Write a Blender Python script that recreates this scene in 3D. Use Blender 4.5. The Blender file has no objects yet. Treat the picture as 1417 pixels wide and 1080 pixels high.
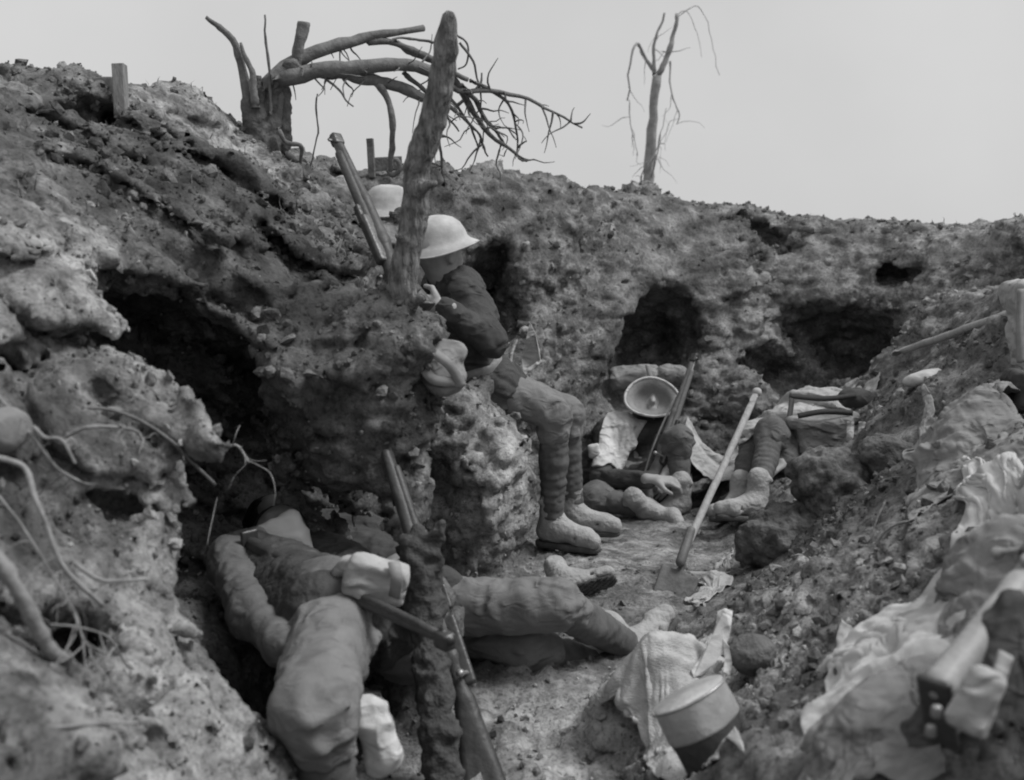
import bpy, math, random
import numpy as np
from mathutils import Vector, Matrix, Quaternion

# ------------------------------------------------------------------ camera, sky, sun, exposure
scene = bpy.context.scene
COL = scene.collection
R = math.radians
PITCH = R(8.6)
FPX = 1519.0
CAM = np.array([0.0, 0.0, 1.3])

cam_data = bpy.data.cameras.new("camera")
cam_data.sensor_fit = 'HORIZONTAL'
cam_data.sensor_width = 36.0
cam_data.lens = 36.0 * FPX / 1417.0
cam_data.clip_start = 0.05
cam_data.clip_end = 3000.0
cam_data.dof.use_dof = True
cam_data.dof.focus_distance = 4.0
cam_data.dof.aperture_fstop = 3.6
camera = bpy.data.objects.new("camera", cam_data)
camera.location = CAM
camera.rotation_euler = (math.pi / 2 - PITCH, 0, 0)
COL.objects.link(camera)
scene.camera = camera

SUN_EL, SUN_AZ = R(56), R(94)          # azimuth measured from +Y towards +X (the sun stands to the right, a little behind the camera)
world = bpy.data.worlds.new("World")
scene.world = world
world.use_nodes = True
wt = world.node_tree
wt.nodes.clear()
sky = wt.nodes.new('ShaderNodeTexSky')
sky.sky_type = 'NISHITA'
sky.sun_disc = False
sky.sun_elevation = SUN_EL
sky.sun_rotation = SUN_AZ
sky.dust_density = 4.0
sky.air_density = 1.0
bw = wt.nodes.new('ShaderNodeRGBToBW')   # a black and white plate: the sky carries no hue
mixs = wt.nodes.new('ShaderNodeMix')     # an even layer of cloud over it
mixs.data_type = 'RGBA'
mixs.inputs[0].default_value = 0.88
mixs.inputs[7].default_value = (6.8, 6.8, 6.8, 1)
wbg = wt.nodes.new('ShaderNodeBackground')
wbg.inputs['Strength'].default_value = 0.10
wout = wt.nodes.new('ShaderNodeOutputWorld')
wt.links.new(sky.outputs[0], bw.inputs[0])
wt.links.new(bw.outputs[0], mixs.inputs[6])
cloud = wt.nodes.new('ShaderNodeTexNoise')   # faint unevenness of the overcast
cloud.inputs['Scale'].default_value = 2.2
cloud.inputs['Detail'].default_value = 5.0
cmap = wt.nodes.new('ShaderNodeMapRange')
cmap.inputs[1].default_value = 0.3; cmap.inputs[2].default_value = 0.7
cmap.inputs[3].default_value = 0.90; cmap.inputs[4].default_value = 1.07
cmul = wt.nodes.new('ShaderNodeMix'); cmul.data_type = 'RGBA'; cmul.blend_type = 'MULTIPLY'
cmul.inputs[0].default_value = 1.0
ctc = wt.nodes.new('ShaderNodeTexCoord')
wt.links.new(ctc.outputs['Generated'], cloud.inputs['Vector'])
wt.links.new(cloud.outputs['Fac'], cmap.inputs[0])
wt.links.new(mixs.outputs[2], cmul.inputs[6]); wt.links.new(cmap.outputs[0], cmul.inputs[7])
wt.links.new(cmul.outputs[2], wbg.inputs['Color'])
wt.links.new(wbg.outputs[0], wout.inputs['Surface'])

sun_data = bpy.data.lights.new("sun", 'SUN')
sun_data.energy = 2.8
sun_data.angle = R(20)
sun = bpy.data.objects.new("sun", sun_data)
sd = Vector((math.sin(SUN_AZ) * math.cos(SUN_EL), math.cos(SUN_AZ) * math.cos(SUN_EL), math.sin(SUN_EL)))
sun.rotation_euler = (-sd).to_track_quat('-Z', 'Y').to_euler()
sun.location = (3, 2, 8)
COL.objects.link(sun)

scene.view_settings.view_transform = 'Standard'
scene.view_settings.look = 'None'
scene.view_settings.exposure = 0.05
scene.view_settings.gamma = 1.0
scene.view_settings.use_curve_mapping = False
scene.cycles.filter_width = 2.0
scene.cycles.max_bounces = 5
scene.cycles.diffuse_bounces = 3

# ------------------------------------------------------------------ helpers
CP, SP = math.cos(PITCH), math.sin(PITCH)

def P(px, py, Y):
    """world point seen at a pixel of the photograph (1417 x 1080), Y metres ahead"""
    u = (px - 708.5) / FPX
    v = (540.0 - py) / FPX
    t = Y / (CP + v * SP)
    return np.array([u * t, Y, CAM[2] + t * (v * CP - SP)])

def V(a):
    return Vector((float(a[0]), float(a[1]), float(a[2])))

# --- value noise on points
def _hash(ix, iy, iz, seed):
    h = (ix * 374761393 + iy * 668265263 + iz * 2147483647 + seed * 1274126177) & 0xFFFFFFFF
    h = ((h ^ (h >> 13)) * 1274126177) & 0xFFFFFFFF
    h = ((h ^ (h >> 16)) * 2246822519) & 0xFFFFFFFF
    return ((h ^ (h >> 15)) & 0xFFFF).astype(np.float32) / 32767.5 - 1.0

def vnoise(p, freq, seed=0):
    q = np.asarray(p, dtype=np.float64) * freq + 1000.0
    i = np.floor(q).astype(np.int64)
    f = (q - i).astype(np.float32)
    f = f * f * (3 - 2 * f)
    out = 0
    for dx in (0, 1):
        wx = f[:, 0] if dx else 1 - f[:, 0]
        for dy in (0, 1):
            wy = f[:, 1] if dy else 1 - f[:, 1]
            for dz in (0, 1):
                wz = f[:, 2] if dz else 1 - f[:, 2]
                out = out + wx * wy * wz * _hash(i[:, 0] + dx, i[:, 1] + dy, i[:, 2] + dz, seed)
    return out

def fbm(p, freq, octs, seed=0, gain=0.5):
    o, a = 0, 1.0
    for k in range(octs):
        o = o + a * vnoise(p, freq * (2.03 ** k), seed + k * 17)
        a *= gain
    return o

def worley(p, freq, seed=0):
    """distance to the nearest feature point (cells) and a random value per cell"""
    q = np.asarray(p, dtype=np.float64) * freq + 1000.0
    i = np.floor(q).astype(np.int64)
    best = np.full(len(q), 9.0, np.float32)
    val = np.zeros(len(q), np.float32)
    for dx in (-1, 0, 1):
        for dy in (-1, 0, 1):
            for dz in (-1, 0, 1):
                cx, cy, cz = i[:, 0] + dx, i[:, 1] + dy, i[:, 2] + dz
                hx = _hash(cx, cy, cz, seed) * .5 + .5
                hy = _hash(cx, cy, cz, seed + 5) * .5 + .5
                hz = _hash(cx, cy, cz, seed + 9) * .5 + .5
                d = np.sqrt((cx + hx - q[:, 0]) ** 2 + (cy + hy - q[:, 1]) ** 2 + (cz + hz - q[:, 2]) ** 2).astype(np.float32)
                m = d < best
                best = np.where(m, d, best)
                val = np.where(m, hx, val)
    return best, val

# --- surface nets: a mesh of the zero level of a field on a (possibly warped) grid
def surface_nets(F, XYZ):
    """F (nx,ny,nz) negative inside; XYZ(i,j,k float arrays) -> points"""
    nx, ny, nz = F.shape
    S = F < 0
    c = S[:-1, :-1, :-1].astype(np.int8)
    cnt = np.zeros((nx - 1, ny - 1, nz - 1), np.int8)
    for dx in (0, 1):
        for dy in (0, 1):
            for dz in (0, 1):
                cnt += S[dx:nx - 1 + dx, dy:ny - 1 + dy, dz:nz - 1 + dz]
    act = (cnt > 0) & (cnt < 8)
    idx = np.nonzero(act)
    n = len(idx[0])
    vid = np.full(act.shape, -1, np.int32)
    vid[idx] = np.arange(n, dtype=np.int32)
    corners = {}
    for dx in (0, 1):
        for dy in (0, 1):
            for dz in (0, 1):
                corners[(dx, dy, dz)] = F[idx[0] + dx, idx[1] + dy, idx[2] + dz]
    acc = np.zeros((n, 3), np.float32)
    w = np.zeros(n, np.float32)
    keys = list(corners.keys())
    for a in keys:
        for ax in range(3):
            if a[ax] == 1:
                continue
            b = list(a); b[ax] = 1; b = tuple(b)
            fa, fb = corners[a], corners[b]
            m = (fa < 0) != (fb < 0)
            t = np.where(m, fa / np.where(m, fa - fb, 1), 0)
            for k in range(3):
                acc[:, k] += np.where(m, a[k] + (t if k == ax else 0), 0)
            w += m
    acc /= w[:, None]
    verts = XYZ(idx[0] + acc[:, 0], idx[1] + acc[:, 1], idx[2] + acc[:, 2])
    quads = []
    for ax in range(3):
        sl0 = [slice(None)] * 3; sl1 = [slice(None)] * 3
        sl0[ax] = slice(0, -1); sl1[ax] = slice(1, None)
        a, b = S[tuple(sl0)], S[tuple(sl1)]
        ch = a != b
        o1, o2 = [(1, 2), (2, 0), (0, 1)][ax]
        e = np.nonzero(ch)
        m = (e[o1] > 0) & (e[o2] > 0) & (e[o1] < F.shape[o1] - 1) & (e[o2] < F.shape[o2] - 1)
        e = [q[m] for q in e]
        flip = a[tuple(e)]
        q = []
        for (d1, d2) in ((-1, -1), (0, -1), (0, 0), (-1, 0)):
            ee = [x.copy() for x in e]
            ee[o1] = ee[o1] + d1; ee[o2] = ee[o2] + d2
            q.append(vid[tuple(ee)])
        q = np.stack(q, 1)
        q[~flip] = q[~flip][:, ::-1]
        quads.append(q)
    return verts, np.concatenate(quads)

def vert_normals(v, q):
    n = np.cross(v[q[:, 2]] - v[q[:, 0]], v[q[:, 3 if q.shape[1] > 3 else 1]] - v[q[:, 1 if q.shape[1] > 3 else 0]])
    vn = np.zeros_like(v)
    for k in range(q.shape[1]):
        for c in range(3):
            vn[:, c] += np.bincount(q[:, k], weights=n[:, c], minlength=len(v)).astype(vn.dtype)
    return vn / (np.linalg.norm(vn, axis=1, keepdims=True) + 1e-12)

def np_mesh(name, verts, faces, smooth=True, mat=None, mat_index=None):
    me = bpy.data.meshes.new(name)
    verts = np.ascontiguousarray(verts, dtype=np.float32)
    faces = np.ascontiguousarray(faces, dtype=np.int32)
    k = faces.shape[1]
    me.vertices.add(len(verts)); me.vertices.foreach_set('co', verts.ravel())
    me.loops.add(faces.size); me.loops.foreach_set('vertex_index', faces.ravel())
    me.polygons.add(len(faces))
    me.polygons.foreach_set('loop_start', np.arange(0, faces.size, k, dtype=np.int32))
    me.polygons.foreach_set('loop_total', np.full(len(faces), k, np.int32))
    if mat is not None:
        for m in (mat if isinstance(mat, (list, tuple)) else [mat]):
            me.materials.append(m)
    if mat_index is not None:
        me.polygons.foreach_set('material_index', np.ascontiguousarray(mat_index, dtype=np.int32))
    me.update(calc_edges=True)
    me.polygons.foreach_set('use_smooth', np.full(len(faces), smooth))
    return me

def link(name, me, parent=None):
    o = bpy.data.objects.new(name, me)
    COL.objects.link(o)
    if parent is not None:
        o.parent = parent
        o.matrix_parent_inverse = Matrix.Translation(parent.location).inverted() if parent.rotation_euler[:] == (0.0, 0.0, 0.0) else Matrix.Identity(4)
    return o

def tag(o, label=None, cat=None, group=None, kind=None):
    if label: o['label'] = label
    if cat: o['category'] = cat
    if group: o['group'] = group
    if kind: o['kind'] = kind
    return o

def thing(name, label, cat, loc=(0, 0, 0), group=None):
    o = bpy.data.objects.new(name, None)
    o.empty_display_size = 0.1
    o.location = V(loc)
    COL.objects.link(o)
    return tag(o, label, cat, group)

# --- materials
def mat(name, lo, hi, scale=8.0, rough=0.9, bump=0.3, bscale=60.0, spec=0.3, metal=0.0, detail=6.0, stretch=None, mid=None, bdist=0.01, folds=0.0, mud=None):
    m = bpy.data.materials.new(name)
    m.use_nodes = True
    nt = m.node_tree
    b = nt.nodes['Principled BSDF']
    b.inputs['Roughness'].default_value = rough
    b.inputs['Specular IOR Level'].default_value = spec
    b.inputs['Metallic'].default_value = metal
    tc = nt.nodes.new('ShaderNodeTexCoord')
    src = tc.outputs['Object']
    if stretch:
        mp = nt.nodes.new('ShaderNodeMapping')
        mp.inputs['Scale'].default_value = stretch
        nt.links.new(src, mp.inputs['Vector']); src = mp.outputs['Vector']
    n = nt.nodes.new('ShaderNodeTexNoise')
    n.inputs['Scale'].default_value = scale
    n.inputs['Detail'].default_value = detail
    n.inputs['Roughness'].default_value = 0.65
    nt.links.new(src, n.inputs['Vector'])
    r = nt.nodes.new('ShaderNodeValToRGB')
    r.color_ramp.elements[0].position = 0.32
    r.color_ramp.elements[1].position = 0.68
    r.color_ramp.elements[0].color = (lo, lo, lo, 1)
    r.color_ramp.elements[1].color = (hi, hi, hi, 1)
    nt.links.new(n.outputs['Fac'], r.inputs['Fac'])
    nt.links.new(r.outputs['Color'], b.inputs['Base Color'])
    if bump:
        n2 = nt.nodes.new('ShaderNodeTexNoise')
        n2.inputs['Scale'].default_value = bscale
        n2.inputs['Detail'].default_value = 5.0
        nt.links.new(src, n2.inputs['Vector'])
        bp = nt.nodes.new('ShaderNodeBump')
        bp.inputs['Strength'].default_value = bump
        bp.inputs['Distance'].default_value = bdist
        nt.links.new(n2.outputs['Fac'], bp.inputs['Height'])
        nt.links.new(bp.outputs['Normal'], b.inputs['Normal'])
        if folds:                                # creases of cloth too fine for the mesh
            mp2 = nt.nodes.new('ShaderNodeMapping'); mp2.inputs['Scale'].default_value = (1.0, 1.35, 1.7)
            nt.links.new(tc.outputs['Object'], mp2.inputs['Vector'])
            hs = None
            for sc_, di in ((8.5, .045 * folds), (21.0, .016 * folds)):
                n3 = nt.nodes.new('ShaderNodeTexNoise'); n3.noise_type = 'RIDGED_MULTIFRACTAL'
                n3.inputs['Scale'].default_value = sc_; n3.inputs['Detail'].default_value = 2.0; n3.inputs['Distortion'].default_value = .9
                nt.links.new(mp2.outputs['Vector'], n3.inputs['Vector'])
                b2 = nt.nodes.new('ShaderNodeBump'); b2.inputs['Strength'].default_value = 0.8; b2.inputs['Distance'].default_value = di
                nt.links.new(n3.outputs['Fac'], b2.inputs['Height'])
                if hs is not None: nt.links.new(hs, b2.inputs['Normal'])
                hs = b2.outputs['Normal']
            nt.links.new(hs, bp.inputs['Normal'])
    if mud:
        e = r.color_ramp.elements.new(0.80); e.color = (mud, mud, mud, 1)
    return m
# ------------------------------------------------------------------ the trench: one body of earth
def earth_material():
    m = bpy.data.materials.new("earth")
    m.use_nodes = True
    nt = m.node_tree; L = nt.links.new
    b = nt.nodes['Principled BSDF']
    b.inputs['Roughness'].default_value = 1.0
    b.inputs['Specular IOR Level'].default_value = 0.1
    tc = nt.nodes.new('ShaderNodeTexCoord')
    def noise(scale, detail=6, rough=.6, dist=0.0):
        n = nt.nodes.new('ShaderNodeTexNoise')
        n.inputs['Scale'].default_value = scale; n.inputs['Detail'].default_value = detail
        n.inputs['Roughness'].default_value = rough; n.inputs['Distortion'].default_value = dist
        L(tc.outputs['Object'], n.inputs['Vector']); return n.outputs['Fac']
    def ramp(src, stops):
        r = nt.nodes.new('ShaderNodeValToRGB')
        e = r.color_ramp.elements
        while len(e) < len(stops): e.new(0.5)
        for el, (p, c) in zip(e, stops):
            el.position = p; el.color = (c, c, c, 1)
        L(src, r.inputs['Fac']); return r.outputs['Color']
    def mix(fac, a, bb, mode='MIX'):
        x = nt.nodes.new('ShaderNodeMix'); x.data_type = 'RGBA'; x.blend_type = mode
        if isinstance(fac, float): x.inputs[0].default_value = fac
        else: L(fac, x.inputs[0])
        L(a, x.inputs[6]); L(bb, x.inputs[7]); return x.outputs[2]
    soil = ramp(noise(5.5, 9, .68, .3), [(.34, .07), (.5, .165), (.66, .35)])
    pale = ramp(noise(9.0, 9, .7, .2), [(.32, .30), (.5, .50), (.68, .66)])
    at = nt.nodes.new('ShaderNodeAttribute'); at.attribute_name = 'chalk'
    addn = nt.nodes.new('ShaderNodeMath'); addn.operation = 'ADD'
    L(at.outputs['Fac'], addn.inputs[0])
    sub = nt.nodes.new('ShaderNodeMath'); sub.operation = 'MULTIPLY_ADD'
    L(noise(14, 8, .7), sub.inputs[0]); sub.inputs[1].default_value = 1.6; sub.inputs[2].default_value = -0.8
    L(sub.outputs[0], addn.inputs[1])
    fac = ramp(addn.outputs[0], [(.30, 0.0), (.75, 1.0)])
    col = mix(fac, soil, pale)
    dp = nt.nodes.new('ShaderNodeAttribute'); dp.attribute_name = 'damp_shade'
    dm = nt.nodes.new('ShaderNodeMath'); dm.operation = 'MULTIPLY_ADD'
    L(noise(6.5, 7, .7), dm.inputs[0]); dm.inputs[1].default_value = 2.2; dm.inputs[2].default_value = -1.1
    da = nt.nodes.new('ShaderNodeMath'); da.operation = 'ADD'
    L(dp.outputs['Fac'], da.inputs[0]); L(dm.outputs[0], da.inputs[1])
    wet_shade = ramp(noise(11, 7, .65), [(.35, .045), (.65, .12)])  # dark tone for moist soil and the painted wall shade
    col = mix(ramp(da.outputs[0], [(.35, 0.0), (.85, .9)]), col, wet_shade)
    grit = ramp(noise(70, 4, .7), [(.36, .45), (.5, 1.0), (.66, 1.0), (.74, 1.55)])
    col = mix(0.8, col, grit, 'MULTIPLY')
    L(col, b.inputs['Base Color'])
    n1 = noise(26, 8, .7); n2 = noise(110, 5, .7)
    mm = nt.nodes.new('ShaderNodeMath'); mm.operation = 'MULTIPLY_ADD'
    L(n2, mm.inputs[0]); mm.inputs[1].default_value = .35; L(n1, mm.inputs[2])
    bp = nt.nodes.new('ShaderNodeBump'); bp.inputs['Strength'].default_value = 0.9; bp.inputs['Distance'].default_value = 0.022
    L(mm.outputs[0], bp.inputs['Height']); L(bp.outputs['Normal'], b.inputs['Normal'])
    return m
EARTH = earth_material()

# cross-sections: at each distance Y the profile of the ground from far left to far right (X, Z)
SECT = [
 (0.2, [(-6,1.3),(-1.7,1.25),(-1.0,.8),(-.55,.3),(-.35,.05)], [(.25,.05),(.5,.3),(.8,.5),(1.2,.7),(2,1.0),(6,1.1)]),
 (1.3, [(-6,1.4),(-1.9,1.45),(-1.15,1.02),(-.65,.60),(-.42,.05)], [(.14,.03),(.36,.36),(.60,.50),(.85,.64),(1.8,1.05),(6,1.1)]),
 (1.6, [(-6,1.4),(-1.8,1.5),(-1.0,.97),(-.53,.48),(-.42,.03)], [(.12,.03),(.43,.40),(.66,.52),(.80,.67),(1.8,1.1),(6,1.1)]),
 (1.9, [(-6,1.4),(-1.8,1.55),(-.90,.935),(-.43,.40),(-.36,.03)], [(.13,.03),(.40,.34),(.66,.48),(.92,.68),(1.85,1.1),(6,1.1)]),
 (2.1, [(-6,1.4),(-1.9,1.65),(-.92,1.08),(-.59,.68),(-.55,.03)], [(.15,.02),(.37,.25),(.64,.44),(1.0,.68),(1.9,1.1),(6,1.1)]),
 (2.25,[(-6,1.4),(-2.0,1.7),(-.95,1.18),(-.68,.88),(-.62,.03)], [(.20,.02),(.38,.21),(.70,.43),(1.06,.69),(1.95,1.1),(6,1.1)]),
 (2.38,[(-6,1.4),(-2.0,1.75),(-1.08,1.30),(-.80,1.08),(-.64,.03)], [(.22,.02),(.38,.18),(.74,.42),(1.12,.70),(2.0,1.1),(6,1.1)]),
 (2.6, [(-6,1.4),(-1.9,1.75),(-1.2,1.42),(-.86,1.16),(-.64,.03)], [(.28,.02),(.39,.15),(.78,.41),(1.2,.71),(2.1,1.1),(6,1.1)]),
 (2.9, [(-6,1.45),(-1.75,1.78),(-1.15,1.46),(-.74,1.17),(-.56,.03)], [(.36,.02),(.50,.13),(.90,.40),(1.32,.70),(2.15,1.12),(6,1.1)]),
 (3.1, [(-6,1.45),(-1.7,1.80),(-1.0,1.40),(-.46,.97),(-.38,.03)], [(.44,.02),(.62,.13),(1.0,.38),(1.4,.69),(2.2,1.15),(6,1.1)]),
 (3.6, [(-6,1.5),(-1.62,1.82),(-.88,1.48),(-.49,1.09),(-.42,.03)], [(.62,.01),(.86,.10),(1.2,.37),(1.6,.68),(2.25,1.15),(6,1.1)]),
 (4.2, [(-6,1.5),(-1.23,1.81),(-.84,1.49),(-.46,1.20),(-.40,.02)], [(.82,.0),(1.0,.03),(1.38,.40),(1.77,.74),(1.95,1.0),(6,1.1)]),
 (5.0, [(-6,1.5),(-1.09,1.65),(-.83,1.50),(-.45,1.33),(-.30,-.05)], [(.97,-.08),(1.24,.17),(1.55,.40),(1.89,.72),(2.2,1.05),(6,1.1)]),
 (5.6, [(-6,1.4),(-.95,1.58),(-.6,1.52),(-.3,1.42),(-.1,-.1)], [(1.05,-.10),(1.36,.31),(1.6,.36),(1.87,.58),(2.2,.95),(6,1.1)]),
 (9.5, [(-6,1.2),(-1,1.2),(-.6,1.2),(-.3,1.2),(-.1,-.1)], [(1.05,-.10),(1.36,.31),(1.6,.36),(1.87,.58),(2.2,.95),(6,1.1)]),
]
# lip of the far wall: (X, Y, Z)
LIP = [P(*q) for q in [(560,246,5.0),(620,238,5.35),(680,217,5.6),(740,238,5.8),(820,256,6.05),(900,264,6.3),(1000,286,6.5),(1060,290,6.55),(1100,302,6.5),(1165,307,6.45),(1230,297,6.3),(1300,301,6.1),(1417,307,5.7)]]
LIPX = np.array([-3.0] + [q[0] for q in LIP] + [4.5]); LIPY = np.array([4.9] + [q[1] for q in LIP] + [5.0]); LIPZ = np.array([1.45] + [q[2] for q in LIP] + [1.28])
SY = np.array([s[0] for s in SECT]); SPX = np.array([[p[0] for p in s[1] + s[2]] for s in SECT]); SPZ = np.array([[p[1] for p in s[1] + s[2]] for s in SECT])

def height_rows(xs2, ys):
    """xs2 (nx,ny) X of the grid, ys (ny)"""
    H = np.empty_like(xs2)
    for j, y in enumerate(ys):
        kx = np.array([np.interp(y, SY, SPX[:, k]) for k in range(SPX.shape[1])])
        kz = np.array([np.interp(y, SY, SPZ[:, k]) for k in range(SPX.shape[1])])
        H[:, j] = np.interp(xs2[:, j], kx, kz)
    ly = np.interp(xs2, LIPX, LIPY); lz = np.interp(xs2, LIPX, LIPZ)
    r = ys[None, :] - (ly - 0.60)                       # 0 at the foot of the wall, .60 at the lip
    prof = np.interp(r, [0, .05, .16, .30, .60, 2.0, 5.0], [0, .25, .52, .74, 1.0, .97, .85])
    floor = -0.12
    B = np.where(r > 0, floor + (lz - floor) * prof, -1.0)
    return np.maximum(H, B)

def smin(a, b, k):
    h = np.clip(0.5 + 0.5 * (b - a) / k, 0, 1)
    return b * (1 - h) + a * h - k * h * (1 - h)

def ell(X, Y, Z, c, r, rot=0.0):
    dx, dy, dz = X - c[0], Y - c[1], Z - c[2]
    if rot:
        ca, sa = math.cos(rot), math.sin(rot)
        dx, dz = dx * ca + dz * sa, -dx * sa + dz * ca
    k = np.sqrt((dx / r[0]) ** 2 + (dy / r[1]) ** 2 + (dz / r[2]) ** 2)
    return (k - 1) * min(r)

def rcone(X, Y, Z, a, b, ra, rb):
    ba = np.array(b, float) - np.array(a, float)
    L2 = float(ba @ ba)
    t = np.clip(((X - a[0]) * ba[0] + (Y - a[1]) * ba[1] + (Z - a[2]) * ba[2]) / L2, 0, 1)
    d = np.sqrt((X - a[0] - t * ba[0]) ** 2 + (Y - a[1] - t * ba[1]) ** 2 + (Z - a[2] - t * ba[2]) ** 2)
    return d - (ra + t * (rb - ra))

def build_terrain(NS=310, RY=0.0080, DZ=0.014):
    s = np.linspace(-1.22, 1.30, NS)
    ny = int(math.log(10.0 / 0.9) / RY)
    ys = 0.9 * np.exp(np.arange(ny) * RY) - 0.6
    zs = np.arange(-0.42, 2.12, DZ)
    wid = 0.75 + 0.42 * ys
    xs2 = (s[:, None] * wid[None, :])
    H = height_rows(xs2, ys)
    # soften the creases of the sections
    for _ in range(3):
        H[1:-1, :] = (H[:-2, :] + 2 * H[1:-1, :] + H[2:, :]) / 4
        H[:, 1:-1] = (H[:, :-2] + 2 * H[:, 1:-1] + H[:, 2:]) / 4
    gx = np.gradient(H, axis=0) / np.gradient(xs2, axis=0)
    gy = np.gradient(H, axis=1) / np.gradient(ys)[None, :]
    sl = np.sqrt(1 + np.minimum(gx ** 2 + gy ** 2, 64))
    F = ((zs[None, None, :] - H[:, :, None]) / sl[:, :, None]).astype(np.float32)
    X = np.broadcast_to(xs2[:, :, None], F.shape).astype(np.float32)
    Y = np.broadcast_to(ys[None, :, None], F.shape).astype(np.float32)
    Z = np.broadcast_to(zs[None, None, :], F.shape).astype(np.float32)
    def region(c, r):
        m = 0.25
        j0, j1 = np.searchsorted(ys, c[1] - r[1] - m), np.searchsorted(ys, c[1] + r[1] + m)
        k0, k1 = np.searchsorted(zs, c[2] - r[2] - m), np.searchsorted(zs, c[2] + r[2] + m)
        return slice(None), slice(j0, j1), slice(k0, k1)
    def add(fn, c, r, k):
        g = region(c, r)
        F[g] = smin(F[g], fn(X[g], Y[g], Z[g]), k)
    def cut(fn, c, r, k):
        g = region(c, r)
        F[g] = -smin(-F[g], fn(X[g], Y[g], Z[g]), k)
    def cut_e(c, r, k=.05, rot=0): cut(lambda x, y, z: ell(x, y, z, c, r, rot), c, (max(r),) * 3, k)
    def add_e(c, r, k=.08, rot=0): add(lambda x, y, z: ell(x, y, z, c, r, rot), c, (max(r),) * 3, k)
    def add_c(a, b, ra, rb, k=.06):
        a = np.array(a); b = np.array(b)
        add(lambda x, y, z: rcone(x, y, z, a, b, ra, rb), (a + b) / 2, np.abs(a - b) / 2 + max(ra, rb), k)
    # the pier between the two niches and the shelf under the seated man
    add_c((-.35, 3.00, .93), (-.30, 2.92, .55), .12, .10); add_e((-.33, 2.95, .98), (.14, .11, .07), .07)
    add_c((-.30, 2.90, .55), (-.22, 2.55, .0), .10, .12)
    add_c((-.62, 2.95, .90), (-.40, 3.06, .90), .14, .09)
    add_e((-.19, 4.06, .29), (.255, .40, .40), .08)
    add_e((-.50, 4.25, .44), (.35, .40, .28), .08)
    add_c(P(420, 455, 2.99), P(440, 720, 2.84), .12, .13, .08)
    add_c(P(505, 460, 3.02), P(505, 740, 2.88), .11, .12, .08)
    # niche of the lying man (left), niche behind the pier, niches of the far wall
    cut_e((-.86, 2.66, .74), (.26, .38, .45), .06)
    cut_e((-.58, 2.50, .44), (.30, .28, .20), .06); cut_e((-.62, 2.82, .45), (.30, .26, .15), .04); cut_e(P(285, 600, 2.85), (.17, .45, .34), .05)
    c = P(352, 850, 2.40); cut_e(c, (.17, .24, .20), .05)
    c = P(385, 880, 2.12); cut_e(c, (.12, .22, .20), .05)
    c = P(335, 800, 2.20); cut_e(c, (.12, .22, .18), .05)
    c = P(300, 700, 2.30); cut_e(c, (.06, .16, .16), .05)
    c = P(280, 600, 2.22); cut_e(c, (.06, .20, .13), .03)
    c = P(520, 285, 4.45); cut_e(c, (.16, .42, .13), .05)
    c = P(306, 580, 2.14); cut_e(c, (.085, .26, .17), .03); c = P(318, 690, 2.10); cut_e(c, (.06, .24, .12), .03)
    c = P(308, 610, 2.12); cut_e(c, (.065, .22, .15), .04)
    c = P(300, 740, 2.50); cut_e(c, (.16, .26, .16), .05)
    cut_e((-1.0, 2.90, .74), (.26, .38, .38), .06)
    cut_e((-.46, 3.52, .34), (.48, .29, .42), .05)
    c = P(674, 405, 5.45); cut_e(c, (.16, .42, .29), .05)
    c = P(905, 470, 6.05); cut_e(c, (.26, .45, .27), .06)
    c = P(885, 530, 5.9); cut_e(c, (.28, .35, .22), .06)
    c = P(1165, 478, 6.1); cut_e(c, (.40, .45, .20), .06, R(-18))
    c = P(1090, 520, 6.0); cut_e(c, (.30, .40, .15), .06, R(-25))
    c = P(1242, 379, 6.25); cut_e(c, (.08, .12, .035), .04)
    c = P(1065, 325, 6.45); cut_e(c, (.11, .20, .035), .02, R(-35))
    c = P(150, 140, 3.55); cut_e(c, (.09, .2, .035), .02, R(20))
    c = P(520, 330, 4.3); cut_e(c, (.12, .25, .14), .05)
    # ledges and hollows of the near bank on the left
    c = P(90, 480, 2.15); cut_e(c, (.20, .16, .045), .04, R(28))
    c = P(120, 880, 1.72); cut_e(c, (.13, .12, .05), .04, R(40))
    c = P(60, 880, 1.62); cut_e(c, (.10, .10, .05), .04, R(30))
    c = P(160, 690, 2.0); cut_e(c, (.12, .12, .04), .04, R(35))
    # low mounds of the right bank
    add_e((1.38, 2.22, .86), (.30, .26, .15), .08)
    add_e(P(900, 960, 2.62) - np.array([0, 0, .1]), (.16, .2, .12), .06)
    # rough the earth up: broad lumps, ridges, layers that dip to the right on the left wall
    band = np.nonzero(np.abs(F) < 0.16)
    pts = np.stack([X[band], Y[band], Z[band]], 1)
    left = np.clip((-0.25 - pts[:, 0]) / 0.3, 0, 1)
    q = pts.copy(); q[:, 2] = pts[:, 2] * (1.25 + .95 * left) + pts[:, 0] * (1.1 * left - .5 * (1 - left)); q[:, 0] = pts[:, 0] * .8
    n = 0.055 * vnoise(pts, 2.3, 1) + 0.040 * vnoise(q, 4.7, 2)
    b1 = np.abs(vnoise(q, 7.5, 3)); b2 = np.abs(vnoise(pts, 14.0, 4))
    b3 = np.abs(vnoise(q * np.array([1, 1, 1.5]), 10.0, 6))
    n = n - 0.045 * np.clip(.10 - np.abs(vnoise(q, 3.4, 8)), 0, .1) * 10 * left - .03 * np.clip(.12 - b3, 0, .12) * 8
    near = np.where(pts[:, 0] < -.2, np.interp(pts[:, 1], [2.2, 2.8], [.45, 1.0]), 1.0)
    wq = q + .06 * np.stack([vnoise(pts, 5, 71), vnoise(pts, 5, 72), vnoise(pts, 5, 73)], 1)
    w5, c5 = worley(wq, 4.6, 74)
    n = n + .055 * (c5 - .5) * np.clip(left + .35, 0, 1)
    n = n + (0.034 * (b1 - .35) + 0.026 * (b2 - .35)) * near
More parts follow.
